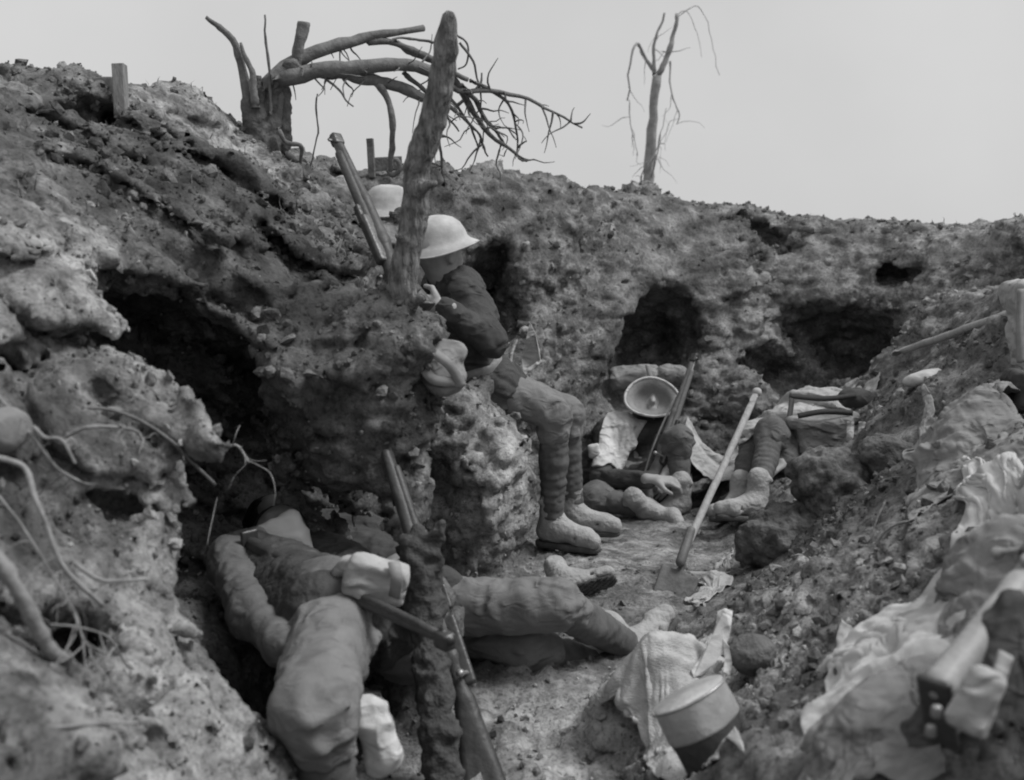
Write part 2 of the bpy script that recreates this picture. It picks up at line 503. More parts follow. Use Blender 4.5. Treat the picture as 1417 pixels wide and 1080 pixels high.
    flat = np.clip((np.interp(pts[:, 1], [0, 4], [.35, .9]) - np.abs(pts[:, 0] - np.interp(pts[:, 1], [2, 5.5], [0, .6]))) / .3, 0, 1) * (pts[:, 2] < .18)
    F[band] -= (n * (1 - .55 * flat)).astype(np.float32)
    def XYZ(i, j, k):
        y = np.interp(j, np.arange(ny), ys)
        x = np.interp(i, np.arange(NS), s) * (0.75 + 0.42 * y)
        return np.stack([x, y, np.interp(k, np.arange(len(zs)), zs)], 1)
    v, f = surface_nets(F, XYZ)
    # keep the one connected body, drop crumbs that float
    lab = np.arange(len(v))
    for _ in range(400):
        m = lab[f].min(1); old = lab.copy()
        for k in range(4): np.minimum.at(lab, f[:, k], m)
        lab = lab[lab]
        if (lab == old).all(): break
    big = np.bincount(lab).argmax(); keep = lab == big
    f = f[keep[f[:, 0]]]; remap = np.cumsum(keep) - 1; f = remap[f]; v = v[keep]
    for it in range(1):
        nn = vert_normals(v, f)
        w1, c1 = worley(v, 17.0, 11)
        w2, c2 = worley(v, 34.0, 13)
        d = 0.020 * (0.55 - w1) * (c1 > .35) + 0.013 * (.55 - w2) + 0.010 * np.abs(vnoise(v, 30, 21)) + 0.007 * vnoise(v, 55, 31)
        patch = np.clip(vnoise(v, 2.2, 41) * .9 + .75, .25, 1.4) * np.where(v[:, 0] < -.2, np.interp(v[:, 1], [2.2, 2.9], [.40, 1.0]), 1.0) * np.interp(v[:, 1], [4.2, 5.6], [1.0, 1.7])
        v = v + nn * (d * patch)[:, None]
    return v.astype(np.float32), f

TV, TF = build_terrain()
TN = vert_normals(TV, TF)
def chalk_amount(v):
    """where the pale dry subsoil lies open"""
    c = np.full(len(v), .20)
    for (px, py, Y), r, a in [((300,960,1.8),.30,.42), ((150,960,1.6),.25,.22), ((130,390,2.4),.34,.40), ((690,640,3.8),.26,.42), ((760,1060,2.6),.35,.45),
                              ((1130,860,2.6),.35,.25), ((930,900,2.7),.25,.30), ((1350,350,5.8),.9,.20), ((870,800,4.2),.5,.22), ((250,690,2.15),.18,.25), ((450,420,3.2),.25,.15),
                              ((760,420,5.6),.5,.12), ((1040,470,6.1),.4,.18), ((200,170,3.9),.5,.10), ((985,580,5.4),.3,.3), ((270,150,4.1),.35,.25)]:
        d = np.linalg.norm(v - P(px, py, Y)[None, :], axis=1)
        c += a * np.exp(-(d / r) ** 2)
    return c + .10 * vnoise(v, 3.1, 77)
def damp_shade_amount(v):
    # dark moist soil, with wall shade painted into the colour too: the upper left wall, round the left niche, the clods and the foot of the walls
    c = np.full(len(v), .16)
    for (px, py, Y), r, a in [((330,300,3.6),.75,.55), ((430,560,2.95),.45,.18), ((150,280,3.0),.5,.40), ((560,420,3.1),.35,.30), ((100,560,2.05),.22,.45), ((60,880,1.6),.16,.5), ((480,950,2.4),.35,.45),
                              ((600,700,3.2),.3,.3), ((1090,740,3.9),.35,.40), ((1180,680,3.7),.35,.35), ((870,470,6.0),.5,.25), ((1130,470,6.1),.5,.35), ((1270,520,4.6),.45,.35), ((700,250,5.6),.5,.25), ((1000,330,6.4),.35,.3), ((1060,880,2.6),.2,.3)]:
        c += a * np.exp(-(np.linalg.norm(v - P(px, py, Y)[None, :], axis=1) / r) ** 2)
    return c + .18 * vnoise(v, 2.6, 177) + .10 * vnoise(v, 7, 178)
def earth_attrs(me, v, chalk=None, damp_shade=None):
    for nm, val in (('chalk', chalk_amount(v) if chalk is None else chalk), ('damp_shade', damp_shade_amount(v) if damp_shade is None else damp_shade)):
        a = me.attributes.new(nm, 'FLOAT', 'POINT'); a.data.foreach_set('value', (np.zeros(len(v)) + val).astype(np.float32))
tm = np_mesh("trench_earth", TV, TF, True, EARTH)
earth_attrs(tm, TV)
trench = tag(link("trench_earth", tm), kind='structure')
trench['label'] = 'dug earth walls and floor of the trench'

# the fields beyond: one sheet to the horizon, under the rim of the trench block
def build_fields():
    n = 90
    a = np.concatenate([-np.geomspace(900, 3.3, n), np.linspace(-3.2, 3.2, 30), np.geomspace(3.3, 900, n)])
    gx, gy = np.meshgrid(a, a + 4.0, indexing='ij')
    r = np.sqrt(gx ** 2 + (gy - 4) ** 2)
    z = np.where(r < 5.5, 0.0, 0.0) + 1.02
    inner = (np.abs(gx) < 5.2) & (gy > -.6) & (gy < 8.6)
    pts = np.stack([gx.ravel(), gy.ravel(), gx.ravel() * 0], 1)
    z = z + (0.10 * fbm(pts, .5, 3, 5)).reshape(z.shape) * (r > 7)
    z = np.where((np.abs(gx) < np.clip(1.0 + .46 * gy, .9, 4.2)) & (gy > -.4) & (gy < 9.0), -0.8, z)
    idx = np.arange(len(a) ** 2).reshape(len(a), len(a))
    f = np.stack([idx[:-1, :-1], idx[1:, :-1], idx[1:, 1:], idx[:-1, 1:]], -1).reshape(-1, 4)
    me = np_mesh("ground", np.stack([gx, gy, z], -1).reshape(-1, 3), f, True, EARTH)
    earth_attrs(me, np.zeros((gx.size, 3)), .25, .2)
    return tag(link("ground", me), kind='structure')
build_fields()

# where a line of sight meets the earth
_rel = TV - CAM[None, :].astype(np.float32)
_dep = _rel[:, 1] * CP - _rel[:, 2] * SP
_ppx = 708.5 + FPX * _rel[:, 0] / np.maximum(_dep, .01); _ppy = 540 - FPX * (_rel[:, 1] * SP + _rel[:, 2] * CP) / np.maximum(_dep, .01)
_ok = (_dep > .9) & ((TN * _rel).sum(1) < 0)
def G(px, py, lift=0.0):
    for r in (9, 16, 30, 60, 120):
        m = np.nonzero(_ok & (np.abs(_ppx - px) < r) & (np.abs(_ppy - py) < r))[0]
        if len(m):
            d = _dep[m]; near = m[d < d.min() + .06]
            p = TV[near].mean(0).astype(float)
            return P(px, py, p[1]) + np.array([0, 0, lift])
    return P(px, py, 3.0)
# ------------------------------------------------------------------ soft bodies: smooth unions of tapered limbs, meshed
def nrm(a):
    a = np.asarray(a, float); return a / (np.linalg.norm(a) + 1e-9)

def frame(axis, hint=(0, 0, 1)):
    a = nrm(axis); h = np.asarray(hint, float)
    s = np.cross(a, h)
    if np.linalg.norm(s) < 1e-3: s = np.cross(a, (1, 0, 0.1))
    s = nrm(s); return a, s, np.cross(s, a)

class Blob:
    def __init__(self, k=.03, zs=1.7): self.p = []; self.k = k; self.zs = zs
    def cone(self, a, b, ra, rb=None, k=None, cut=False, rings=0, ramp=.0, fold=0.0):
        self.p.append(('c', np.asarray(a, float), np.asarray(b, float), ra, ra if rb is None else rb, self.k if k is None else k, cut, rings, ramp, fold)); return self
    def ell(self, c, r, M=None, k=None, cut=False):
        self.p.append(('e', np.asarray(c, float), np.asarray(r, float), np.eye(3) if M is None else np.asarray(M, float), 0, self.k if k is None else k, cut, 0, 0, 0)); return self
    def box(self, c, r, M=None, k=None, cut=False, rad=.012):
        self.p.append(('b', np.asarray(c, float), np.asarray(r, float), np.eye(3) if M is None else np.asarray(M, float), rad, self.k if k is None else k, cut, 0, 0, 0)); return self
    def bounds(self, q):
        if q[0] == 'c':
            r = max(q[3], q[4]) * (1 + q[8])
            return np.minimum(q[1], q[2]) - r, np.maximum(q[1], q[2]) + r
        r = np.linalg.norm(q[2]) if q[0] == 'b' else np.max(q[2])
        return q[1] - r, q[1] + r
    def mesh(self, res, wr=0.0, wf=11.0, seed=0, fine=0.0):
        bs = [self.bounds(q) for q in self.p if not q[6]]
        lo = np.min([b[0] for b in bs], 0) - .03; hi = np.max([b[1] for b in bs], 0) + .03
        ax = [np.arange(lo[i], hi[i] + res, res) for i in range(3)]
        F = np.full([len(a) for a in ax], .1, np.float32)
        for q in self.p:
            b0, b1 = self.bounds(q); mg = .05 + q[5]
            sl = tuple(slice(max(0, np.searchsorted(ax[i], b0[i] - mg)), np.searchsorted(ax[i], b1[i] + mg)) for i in range(3))
            if any(s.stop <= s.start for s in sl): continue
            X = ax[0][sl[0]][:, None, None]; Y = ax[1][sl[1]][None, :, None]; Z = ax[2][sl[2]][None, None, :]
            if q[0] == 'c':
                a, b, ra, rb = q[1:5]
                ba = b - a; L2 = float(ba @ ba) + 1e-12
                px, py, pz = X - a[0], Y - a[1], Z - a[2]
                t = np.clip((px * ba[0] + py * ba[1] + pz * ba[2]) / L2, 0, 1)
                ex, ey, ez = px - t * ba[0], py - t * ba[1], pz - t * ba[2]
                d = np.sqrt(ex * ex + ey * ey + ez * ez)
                r = ra + t * (rb - ra)
                if q[7]:
                    _, s, u = frame(ba)
                    ang = np.arctan2(ex * u[0] + ey * u[1] + ez * u[2], ex * s[0] + ey * s[1] + ez * s[2])
                    ph = t * q[7] + ang / (2 * math.pi)
                    fl = np.floor(ph); am = .55 + .9 * np.abs(np.sin(fl * 12.9 + a[0] * 40)); ph = ph + .10 * np.sin(ang * 2 + fl * 2.1)
                    r = r * (1 + q[8] * am * ((ph % 1.0) - .5))
                d = d - r
                if q[9]:
                    _, s, u = frame(ba)
                    LL = math.sqrt(L2)
                    bd = np.nonzero(np.abs(d) < .05)
                    ang = np.arctan2(ex * u[0] + ey * u[1] + ez * u[2], ex * s[0] + ey * s[1] + ez * s[2])[bd]
                    tt = t[bd]; al = tt * LL
                    ph = seed * 1.7 + float(a[0] * 31 + b[2] * 17)
                    rr = float(ra + rb) * .5
                    hel = .30 * rr * np.sin(ang + ph) + .22 * rr * np.sin(2 * ang - ph)
                    w1 = vnoise(np.stack([(al + hel * 2.2 + .02 * np.sin(al * 23 + ph)) * 11 + ph, np.cos(ang) * .75 + ph, np.sin(ang) * .75], 1), 1.0, seed + 3)
                    w2 = vnoise(np.stack([(al - hel * 3.0) * 27 + ph, np.cos(ang) * 1.1, np.sin(ang) * 1.1 + ph], 1), 1.0, seed + 4)
                    w3 = vnoise(np.stack([al * 6, np.cos(ang + al * 8) * 1.8, np.sin(ang + al * 8) * 1.8 + ph], 1), 1.0, seed + 5)
                    env = .55 + .45 * np.abs(2 * tt - 1) ** 1.5
                    h = (1 - np.abs(w1) * 2.6) * 1.0 + (1 - np.abs(w2) * 2.6) * .5 + w3 * .35
                    d[bd] -= 1.3 * q[9] * env * h
                if False:
                    d = d
            elif q[0] == 'e':
                c, r, M = q[1:4]
                px, py, pz = X - c[0], Y - c[1], Z - c[2]
                l = [px * M[i][0] + py * M[i][1] + pz * M[i][2] for i in range(3)]
                d = (np.sqrt((l[0] / r[0]) ** 2 + (l[1] / r[1]) ** 2 + (l[2] / r[2]) ** 2) - 1) * min(r)
            else:
                c, r, M, rad = q[1:5]
                px, py, pz = X - c[0], Y - c[1], Z - c[2]
                l = [np.abs(px * M[i][0] + py * M[i][1] + pz * M[i][2]) - (r[i] - rad) for i in range(3)]
                d = np.sqrt(np.maximum(l[0], 0) ** 2 + np.maximum(l[1], 0) ** 2 + np.maximum(l[2], 0) ** 2) + np.minimum(np.maximum(np.maximum(l[0], l[1]), l[2]), 0) - rad
            F[sl] = -smin(-F[sl], d, q[5]) if q[6] else smin(F[sl], d, q[5])
        XYZ = lambda i, j, k: np.stack([lo[0] + i * res, lo[1] + j * res, lo[2] + k * res], 1)
        v, f = surface_nets(F, XYZ)
        if wr:
            n = vert_normals(v, f)
            w = v + .02 * np.stack([vnoise(v, 6, seed + 1), vnoise(v, 6, seed + 2), vnoise(v, 6, seed + 3)], 1)
            d = (1 - np.abs(vnoise(w * np.array([1, 1, self.zs]), wf, seed + 4)) * 2.2) * .6 + vnoise(w * np.array([1, 1, self.zs / 1.7]), wf * .55, seed + 5) * .8
            d = d + .35 * (1 - np.abs(vnoise(w * np.array([1, 1, self.zs / 1.7]), wf * 2.3, seed + 6)) * 2)
            v = v + n * (d * wr)[:, None]
        if fine:
            n = vert_normals(v, f)
            v = v + n * (fine * fbm(v, 40, 2, seed + 8))[:, None]
        return v, f

def blob_obj(name, blob, res, material, parent=None, wr=0.0, wf=11.0, seed=0, fine=0.0):
    v, f = blob.mesh(res, wr, wf, seed, fine)
    return link(name, np_mesh(name, v, f, True, material), parent)

M_SKIN = mat("skin", .26, .34, 30, .6, .15, 200)
M_TUNIC = mat("dark_wool", .045, .08, 14, .95, .5, 350, bdist=.004, folds=.55, mud=.24)
M_TUNIC2 = mat("khaki_wool", .09, .15, 12, .95, .5, 350, bdist=.004, folds=.55, mud=.24)
M_ASLEEVE = mat('worn_wool', .095, .155, 13, .95, .5, 350, bdist=.004, folds=.55, mud=.22)
M_TROUS = mat("trouser_wool", .135, .21, 9, .95, .5, 350, bdist=.004, folds=.55, mud=.24)
M_PUTT = mat("puttee_wool", .075, .14, 16, .95, .5, 300, bdist=.004, mud=.26)
M_BOOT = mat("muddy_leather", .25, .40, 12, .85, .8, 80, bdist=.008, folds=.25)
M_SOLE = mat("boot_sole", .05, .10, 30, .8, .4, 90)
M_HELM = mat("helmet_paint", .28, .54, 9, .7, .3, 120, bdist=.003)
M_HELMIN = mat("helmet_lining", .16, .26, 14, .8, .3, 100)
M_HAIR = mat("dark_hair", .015, .035, 40, .7, .6, 150)
M_CANVAS = mat("pale_canvas", .28, .44, 9, .95, .4, 320, bdist=.003, folds=.7)
M_CANVAS2 = mat("grey_canvas", .16, .27, 10, .95, .4, 320, bdist=.003, folds=.7)
M_WEB = mat("webbing", .20, .30, 30, .9, .4, 400, bdist=.002)
M_METAL = mat("dull_metal", .25, .42, 20, .42, .15, 80, spec=.5, metal=.6)
M_STEEL = mat("gun_steel", .05, .09, 25, .4, .15, 90, spec=.5, metal=.5)
M_WOOD = mat("gun_stock_wood", .10, .17, 18, .55, .2, 90, spec=.4)
M_CLOTHPALE = mat("sacking", .30, .52, 14, .95, .8, 120, bdist=.006, stretch=(1, 1, 3))
M_POLE = mat("pale_wood", .30, .44, 14, .8, .4, 60, stretch=(3, 3, 1))
M_BARK = mat("bark", .07, .17, 22, .95, .9, 45, bdist=.02)
M_DRYWOOD = mat("dry_branch", .10, .20, 26, .95, .7, 60, bdist=.008)
M_ROOT = mat("pale_root", .15, .30, 22, .9, .7, 60, bdist=.008)
M_PAPER = mat("white_cloth", .40, .60, 10, .95, .4, 300, bdist=.003, folds=.6)

def hand_mesh(w, d, n, size=1.0, curl=.5, flip=1, seed=0):
    """w wrist, d direction of the fingers, n out of the back of the hand"""
    d = nrm(d); n = nrm(np.asarray(n) - d * (np.asarray(n) @ d)); s = np.cross(d, n) * flip
    B = Blob(.010)
    S = size
    B.cone(w - d * .03, w + d * .02, .027 * S, .026 * S)
    for o in (-.024, -.008, .008, .024):
        B.cone(w + d * .02 + s * o * .7, w + d * .088 * S + s * o * S, .014 * S, .0125 * S)
    for o, l in ((-.029, .060), (-.010, .076), (.010, .082), (.029, .074)):
        a = w + d * .088 * S + s * o * S
        d1 = nrm(d * math.cos(curl * .7) - n * math.sin(curl * .7)); d2 = nrm(d * math.cos(curl * 1.9) - n * math.sin(curl * 1.9))
        b = a + d1 * l * .52 * S; c = b + d2 * l * .48 * S
        B.cone(a, b, .0098 * S, .0085 * S, k=.004); B.cone(b, c, .0085 * S, .0068 * S, k=.004)
    a = w + d * .03 * S + s * .030 * S; b = a + nrm(d * .6 + s * .7 - n * .25) * .042 * S; c = b + nrm(d * .9 + s * .1 - n * .4) * .034 * S
    B.cone(a, b, .015 * S, .011 * S, k=.008); B.cone(b, c, .0105 * S, .0085 * S, k=.004)
    return B.mesh(.0045)

def head_prims(B, c, up, face):
    u = nrm(up); f = nrm(np.asarray(face) - u * (np.asarray(face) @ u)); s = np.cross(f, u)
    Mx = np.stack([s, f, u])
    at = lambda x, y, z: c + s * x + f * y + u * z
    B.ell(at(0, -.012, .030), (.076, .096, .088), Mx, k=.02)
    B.ell(at(0, .018, -.020), (.062, .072, .085), Mx, k=.03)
    B.cone(at(-.028, .045, -.088), at(.028, .045, -.088), .026, k=.03)
    B.cone(at(0, .086, .012), at(0, .106, -.030), .009, .015, k=.012)
    B.cone(at(-.035, .076, .026), at(.035, .076, .026), .011, k=.014)
    B.cone(at(-.020, .084, -.058), at(.020, .084, -.058), .008, k=.008)
    B.cone(at(-.016, .080, -.070), at(.016, .080, -.070), .008, k=.008)
    for e in (-1, 1):
        B.ell(at(e * .032, .088, .008), (.016, .012, .011), Mx, k=.008, cut=True)
        B.ell(at(e * .032, .076, .007), (.013, .012, .010), Mx, k=.003)
        B.ell(at(e * .078, -.010, -.005), (.010, .022, .034), Mx, k=.006)
        B.ell(at(e * .045, .058, -.028), (.022, .02, .022), Mx, k=.02)

def helmet(parent, c, up, fwd, r=.118, lining=True, loc_name="helmet", label=None, dz=1.0):
    u = nrm(up); f = nrm(np.asarray(fwd) - u * (np.asarray(fwd) @ u)); s = np.cross(f, u)
    prof = [(0, .104), (.35, .100), (.62, .087), (.84, .062), (.97, .028), (1.02, .002), (1.12, -.010), (1.34, -.022), (1.365, -.027), (1.33, -.031), (1.10, -.018), (.96, -.004), (.90, .022), (.78, .056), (.56, .080), (.3, .092), (0, .096)]
    n = 48
    vs, fs = [], []
    for i, (rr, z) in enumerate(prof):
        for j in range(n):
            a = 2 * math.pi * j / n
            ex = 1.0 + .12 * abs(math.cos(a))            # longer front to back than wide
            dip = -.010 * math.sin(a) ** 2 * max(0, rr - .9) * 6
            dent = .003 * math.sin(3 * a + 1) * min(rr, 1)
            vs.append(c + f * (rr * r * ex * math.cos(a)) + s * (rr * r * .94 * math.sin(a)) + u * ((z * dz + dip + dent) * r / .118))
    for i in range(len(prof) - 1):
        for j in range(n):
            fs.append((i * n + j, i * n + (j + 1) % n, (i + 1) * n + (j + 1) % n, (i + 1) * n + j))
    mi = np.array([0 if i < 9 else 1 for i in range(len(prof) - 1) for j in range(n)])
    v = np.array(vs); v += vert_normals(v, np.array(fs)) * (.0012 * vnoise(v, 30, 3))[:, None]
    o = link(loc_name, np_mesh(loc_name, v, np.array(fs)[:, ::-1], True, [M_HELM, M_HELMIN], mi), parent)
    if label: o['label'] = label
    # rolled rim as a part of its own
    ring = []
    for j in range(40):
        a = 2 * math.pi * j / 40
        rr = 1.355; dip = -.010 * math.sin(a) ** 2 * (rr - .9) * 6
        ring.append(c + f * (rr * r * (1 + .12 * abs(math.cos(a))) * math.cos(a)) + s * (rr * r * .94 * math.sin(a)) + u * ((-.0265 * dz + dip) * r / .118))
    return o, ring

def tube_arrays(pts, rad, sides=8, closed=False, rough=0.0, seed=0):
    pts = np.asarray(pts, float); n = len(pts)
    rad = np.full(n, rad) if np.isscalar(rad) else np.asarray(rad, float)
    vs = []; prev = None
    for i in range(n):
        t = pts[(i + 1) % n] - pts[i - 1] if closed else pts[min(i + 1, n - 1)] - pts[max(i - 1, 0)]
        t = nrm(t)
        if prev is None:
            _, s, u = frame(t)
        else:
            s = nrm(prev - t * (prev @ t)); u = np.cross(t, s)
        prev = s
        for j in range(sides):
            a = 2 * math.pi * j / sides
            vs.append(pts[i] + (s * math.cos(a) + u * math.sin(a)) * rad[i])
    fs = []
    m = n if closed else n - 1
    for i in range(m):
        for j in range(sides):
            fs.append((i * sides + j, i * sides + (j + 1) % sides, ((i + 1) % n) * sides + (j + 1) % sides, ((i + 1) % n) * sides + j))
    vs = np.array(vs)
    if not closed:
        vs = np.concatenate([vs, [pts[0], pts[-1]]])
        for j in range(sides):
            fs.append((n * sides, (j + 1) % sides, j, n * sides))
            b = (n - 1) * sides
            fs.append((n * sides + 1, b + j, b + (j + 1) % sides, n * sides + 1))
    if rough:
        vs = vs + rough * np.stack([fbm(vs, 18, 2, seed), fbm(vs, 18, 2, seed + 50), fbm(vs, 18, 2, seed + 90)], 1)
    return vs, fs

def poly_mesh(name, vs, fs, m=None, smooth=True):
    me = bpy.data.meshes.new(name)
    clean = []
    for f in fs:
        g = []
        for i in f:
            if int(i) not in g: g.append(int(i))
        if len(g) > 2: clean.append(g)
    me.from_pydata([tuple(map(float, p)) for p in vs], [], clean)
    if m is not None: me.materials.append(m)
    me.polygons.foreach_set('use_smooth', [smooth] * len(me.polygons))
    me.update(); return me

def spline(pts, n):
    """smooth curve through points, n samples"""
    p = np.asarray(pts, float)
    if len(p) == 2: return p[0] + np.linspace(0, 1, n)[:, None] * (p[1] - p[0])
    q = np.concatenate([[2 * p[0] - p[1]], p, [2 * p[-1] - p[-2]]])
    out = []
    for t in np.linspace(0, len(p) - 1 - 1e-6, n):
        i = int(t); u = t - i; a, b, c, d = q[i:i + 4]
        out.append(.5 * (2 * b + (c - a) * u + (2 * a - 5 * b + 4 * c - d) * u * u + (-a + 3 * b - 3 * c + d) * u ** 3))
    return np.array(out)

def tube(name, pts, r0, r1, m, parent=None, n=14, sides=8, rough=0.0, seed=0, knots=0.0):
    c = spline(pts, n)
    rng = np.random.RandomState(seed)
    rad = np.linspace(r0, r1, n) * (1 + knots * rng.uniform(-1, 1, n))
    if rough: c = c + rough * 1.2 * np.stack([vnoise(c, 9, seed + 1), vnoise(c, 9, seed + 2), vnoise(c, 9, seed + 3)], 1)
    vs, fs = tube_arrays(c, rad, sides, rough=rough * .5, seed=seed)
    return link(name, poly_mesh(name, vs, fs, m), parent)

def boot(parent, an, to, up, S=1.0, seed=0, sole_mat=None):
    u = nrm(up); f = np.asarray(to) - np.asarray(an); f = nrm(f - u * (f @ u)); s = np.cross(f, u)
    at = lambda x, y, z: np.asarray(an) + s * x * S + f * y * S + u * z * S
    B = Blob(.03)
    B.cone(at(0, -.005, .09), at(0, -.01, .0), .047 * S, .046 * S)
    B.cone(at(0, -.03, -.045), at(0, .02, -.035), .038 * S, .046 * S)
    B.cone(at(0, .02, -.02), at(.004, .12, -.052), .045 * S, .037 * S)
    B.cone(at(-.012, .14, -.052), at(.016, .175, -.056), .036 * S, .031 * S)
    Mx = np.stack([s, f, u])
    B.box(at(0, .07, -.14), (.2, .3, .055), Mx, k=.006, cut=True)
    for q in (.035, .060, .085): B.cone(at(-.03, q, .012 - q * .55), at(.03, q, .012 - q * .55), .006, .006, k=.004)
    B.cone(at(-.045, .105, -.05), at(.045, .105, -.05), .006, .006, k=.012, cut=True)
    B.cone(at(-.040, -.035, .085), at(.040, -.035, .085), .012, .012, k=.01)
    o = blob_obj("boot", B, .007, M_BOOT, parent, .0028, 20, seed, .0012)
    So = Blob(.012)
    So.cone(at(0, -.035, -.088), at(0, .03, -.088), .038 * S, .036 * S)
    So.cone(at(0, .06, -.088), at(.003, .165, -.088), .044 * S, .036 * S)
    So.box(at(0, .07, -.155), (.2, .3, .050), Mx, k=.004, cut=True)
    So.box(at(0, .07, -.02), (.2, .3, .058), Mx, k=.004, cut=True)
    so = blob_obj("sole", So, .007, sole_mat or M_SOLE, o)
    return o

def person(label, J, res=.009, tunic=None, trousers=None, seed=0, boots=(1, 1), cap=None, helm=None, hair=True, collar=True, lower=True, skirt=.2, front=1.0, jerkin=None, lg=1.0, ridges=()):
    tunic = tunic or M_TUNIC; trousers = trousers or M_TROUS
    root = thing("person", label, "person", J['pel'])
    g = {k: np.asarray(v, float) for k, v in J.items()}
    mid_hip = (g['hp0'] + g['hp1']) / 2; mid_sh = (g['sh0'] + g['sh1']) / 2
    # --- the body, one skin
    B = Blob(.03)
    for i in '01':
        sx = (g['sh' + i] - mid_sh) * .55; hx = (g['hp' + i] - mid_hip) * .6
        B.cone(mid_sh + sx, g['che'] + sx, .075, .088); B.cone(g['che'] + sx, g['pel'] + hx, .088, .092)
        B.cone(mid_sh + sx * .6, g['sh' + i], .06, .052)
        B.cone(g['sh' + i], g['el' + i], .046, .038); B.cone(g['el' + i], g['wr' + i], .036, .026)
        B.cone(g['hp' + i], g['kn' + i], .070, .050); B.cone(g['kn' + i], g['an' + i], .046, .034)
        bu = nrm(g['bu' + i] if 'bu' + i in g else g['kn' + i] - g['an' + i]); bf = g['to' + i] - g['an' + i]; bf = nrm(bf - bu * (bf @ bu))
        B.cone(g['an' + i], g['an' + i] + bf * .14 - bu * .055, .034, .022)
    B.cone(mid_sh, g['nek'], .055, .050); B.cone(g['nek'], g['hed'] - nrm(g['hup']) * .04, .050, .050)
    head_prims(B, g['hed'], g['hup'], g['hface'])
    v, f = B.mesh(res * 1.2)
    for i in '01':
        if 'hd' + i in g:
            hv, hf = hand_mesh(g['wr' + i], g['hd' + i], g['hn' + i], 1.0, .55, 1 if i == '0' else -1, seed)
            f = np.concatenate([f, hf + len(v)]); v = np.concatenate([v, hv])
    link("body", np_mesh("body", v, f, True, M_SKIN), root)
    # --- tunic
    T = Blob(.022)
    for i in '01':
        sx = (g['sh' + i] - mid_sh) * .62; hx = (g['hp' + i] - mid_hip) * .75
        T.cone(mid_sh + sx, g['che'] + sx, .088, .104, fold=.009); T.cone(g['che'] + sx, g['pel'] + hx, .104, .106, fold=.011)
        T.cone(mid_sh + sx * .6, g['sh' + i], .070, .066)
        T.cone(g['sh' + i], g['el' + i], .057, .049, fold=.0032); T.cone(g['el' + i], g['wr' + i] + (g['el' + i] - g['wr' + i]) * .08, .050, .039, fold=.0035)
        T.cone(g['hp' + i], g['hp' + i] + (g['kn' + i] - g['hp' + i]) * skirt, .106, .104, fold=.009)
    if collar: T.cone(mid_sh, mid_sh + (g['nek'] - mid_sh) * .75, .072, .066, k=.015)
    blob_obj("tunic", T, res, tunic, root, .0075, 14, seed + 1)
    if jerkin:
        K = Blob(.02)
        for i in '01':
            sx = (g['sh' + i] - mid_sh) * .62; hx = (g['hp' + i] - mid_hip) * .75
            K.cone(mid_sh + sx, g['che'] + sx, .093, .112, fold=.007); K.cone(g['che'] + sx, g['pel'] + hx + (g['pel'] - g['che']) * .05, .112, .119, fold=.009)
        blob_obj("jerkin", K, res, jerkin, root, .005, 13, seed + 12)
    bl = Blob(.02)
    for i in '01':
        hx = (g['hp' + i] - mid_hip) * .75; sx = (g['sh' + i] - mid_sh) * .62
        c = (g['che'] + sx) * .25 + (g['pel'] + hx) * .75; ax = nrm(g['che'] - g['pel'])
        bl.cone(c - ax * .004, c + ax * .004, .121, .121)
    cut_ax = nrm(g['che'] - g['pel']); cb = g['che'] * .25 + g['pel'] * .75
    _, s1, u1 = frame(cut_ax)
    for e in (-1, 1): bl.box(cb + cut_ax * e * .155, (.4, .4, .13), np.stack([s1, u1, cut_ax]), k=.004, cut=True)
    blob_obj("belt", bl, .009, M_WEB, root)
    fwd_t = nrm(np.cross(g['sh0'] - g['sh1'], g['che'] - g['pel'])) * front
    for e, i in ((-1, '0'), (1, '1')):
        pc_ = g['che'] * .75 + g['sh' + i] * .25 + fwd_t * .100 - nrm(g['nek'] - g['che']) * .01
        s2 = nrm(g['sh0'] - g['sh1']); u2 = nrm(np.cross(fwd_t, s2))
        Bk = Blob(.006); Bk.box(pc_, (.050, .055, .012), np.stack([s2, u2, fwd_t]), rad=.009); Bk.box(pc_ + u2 * .042 * np.sign(u2 @ (g['nek'] - g['che'])), (.052, .016, .017), np.stack([s2, u2, fwd_t]), rad=.007)
        blob_obj("pocket", Bk, .007, tunic, root, .003, 24, seed + 9)
    # --- trousers
    if lower:
        U = Blob(.022)
        for i in '01':
            k2 = g['kn' + i] + (g['an' + i] - g['kn' + i]) * .16
            U.cone(g['pel'], g['hp' + i], .094, .090)
            U.cone(g['hp' + i], g['kn' + i], .086 * lg, .066 * lg, fold=.0055); U.cone(g['kn' + i], k2, .066 * lg, .059 * lg, fold=.006)
        for (q, rr_) in ridges:
            for a_, b_ in zip(q[:-1], q[1:]): U.cone(P(*a_), P(*b_), rr_, rr_, k=.016)
        blob_obj("trousers", U, res, trousers, root, .0075, 12, seed + 2)
        for i in '01':
            W = Blob(.01)
            a = g['kn' + i] + (g['an' + i] - g['kn' + i]) * .13; b = g['kn' + i] + (g['an' + i] - g['kn' + i]) * .42
            W.cone(a, b, .053, .054, rings=4, ramp=.10); W.cone(b, g['an' + i], .054, .042, rings=8, ramp=.11)
            blob_obj("puttee", W, min(res, .008), M_PUTT, root, .0045, 16, seed + 3)
            boot(root, g['an' + i], g['to' + i], g['bu' + i] if 'bu' + i in g else g['kn' + i] - g['an' + i], 1.0, seed + 4)
    if hair and helm is None:
        Hh = Blob(.02)
        u = nrm(g['hup']); fc = nrm(g['hface'] - u * (g['hface'] @ u)); s = np.cross(fc, u)
        Hh.ell(g['hed'] + u * .040 - fc * .022, (.082, .096, .086), np.stack([s, fc, u]))
        blob_obj("hair", Hh, .008, M_HAIR, root, .004, 40, seed + 6)
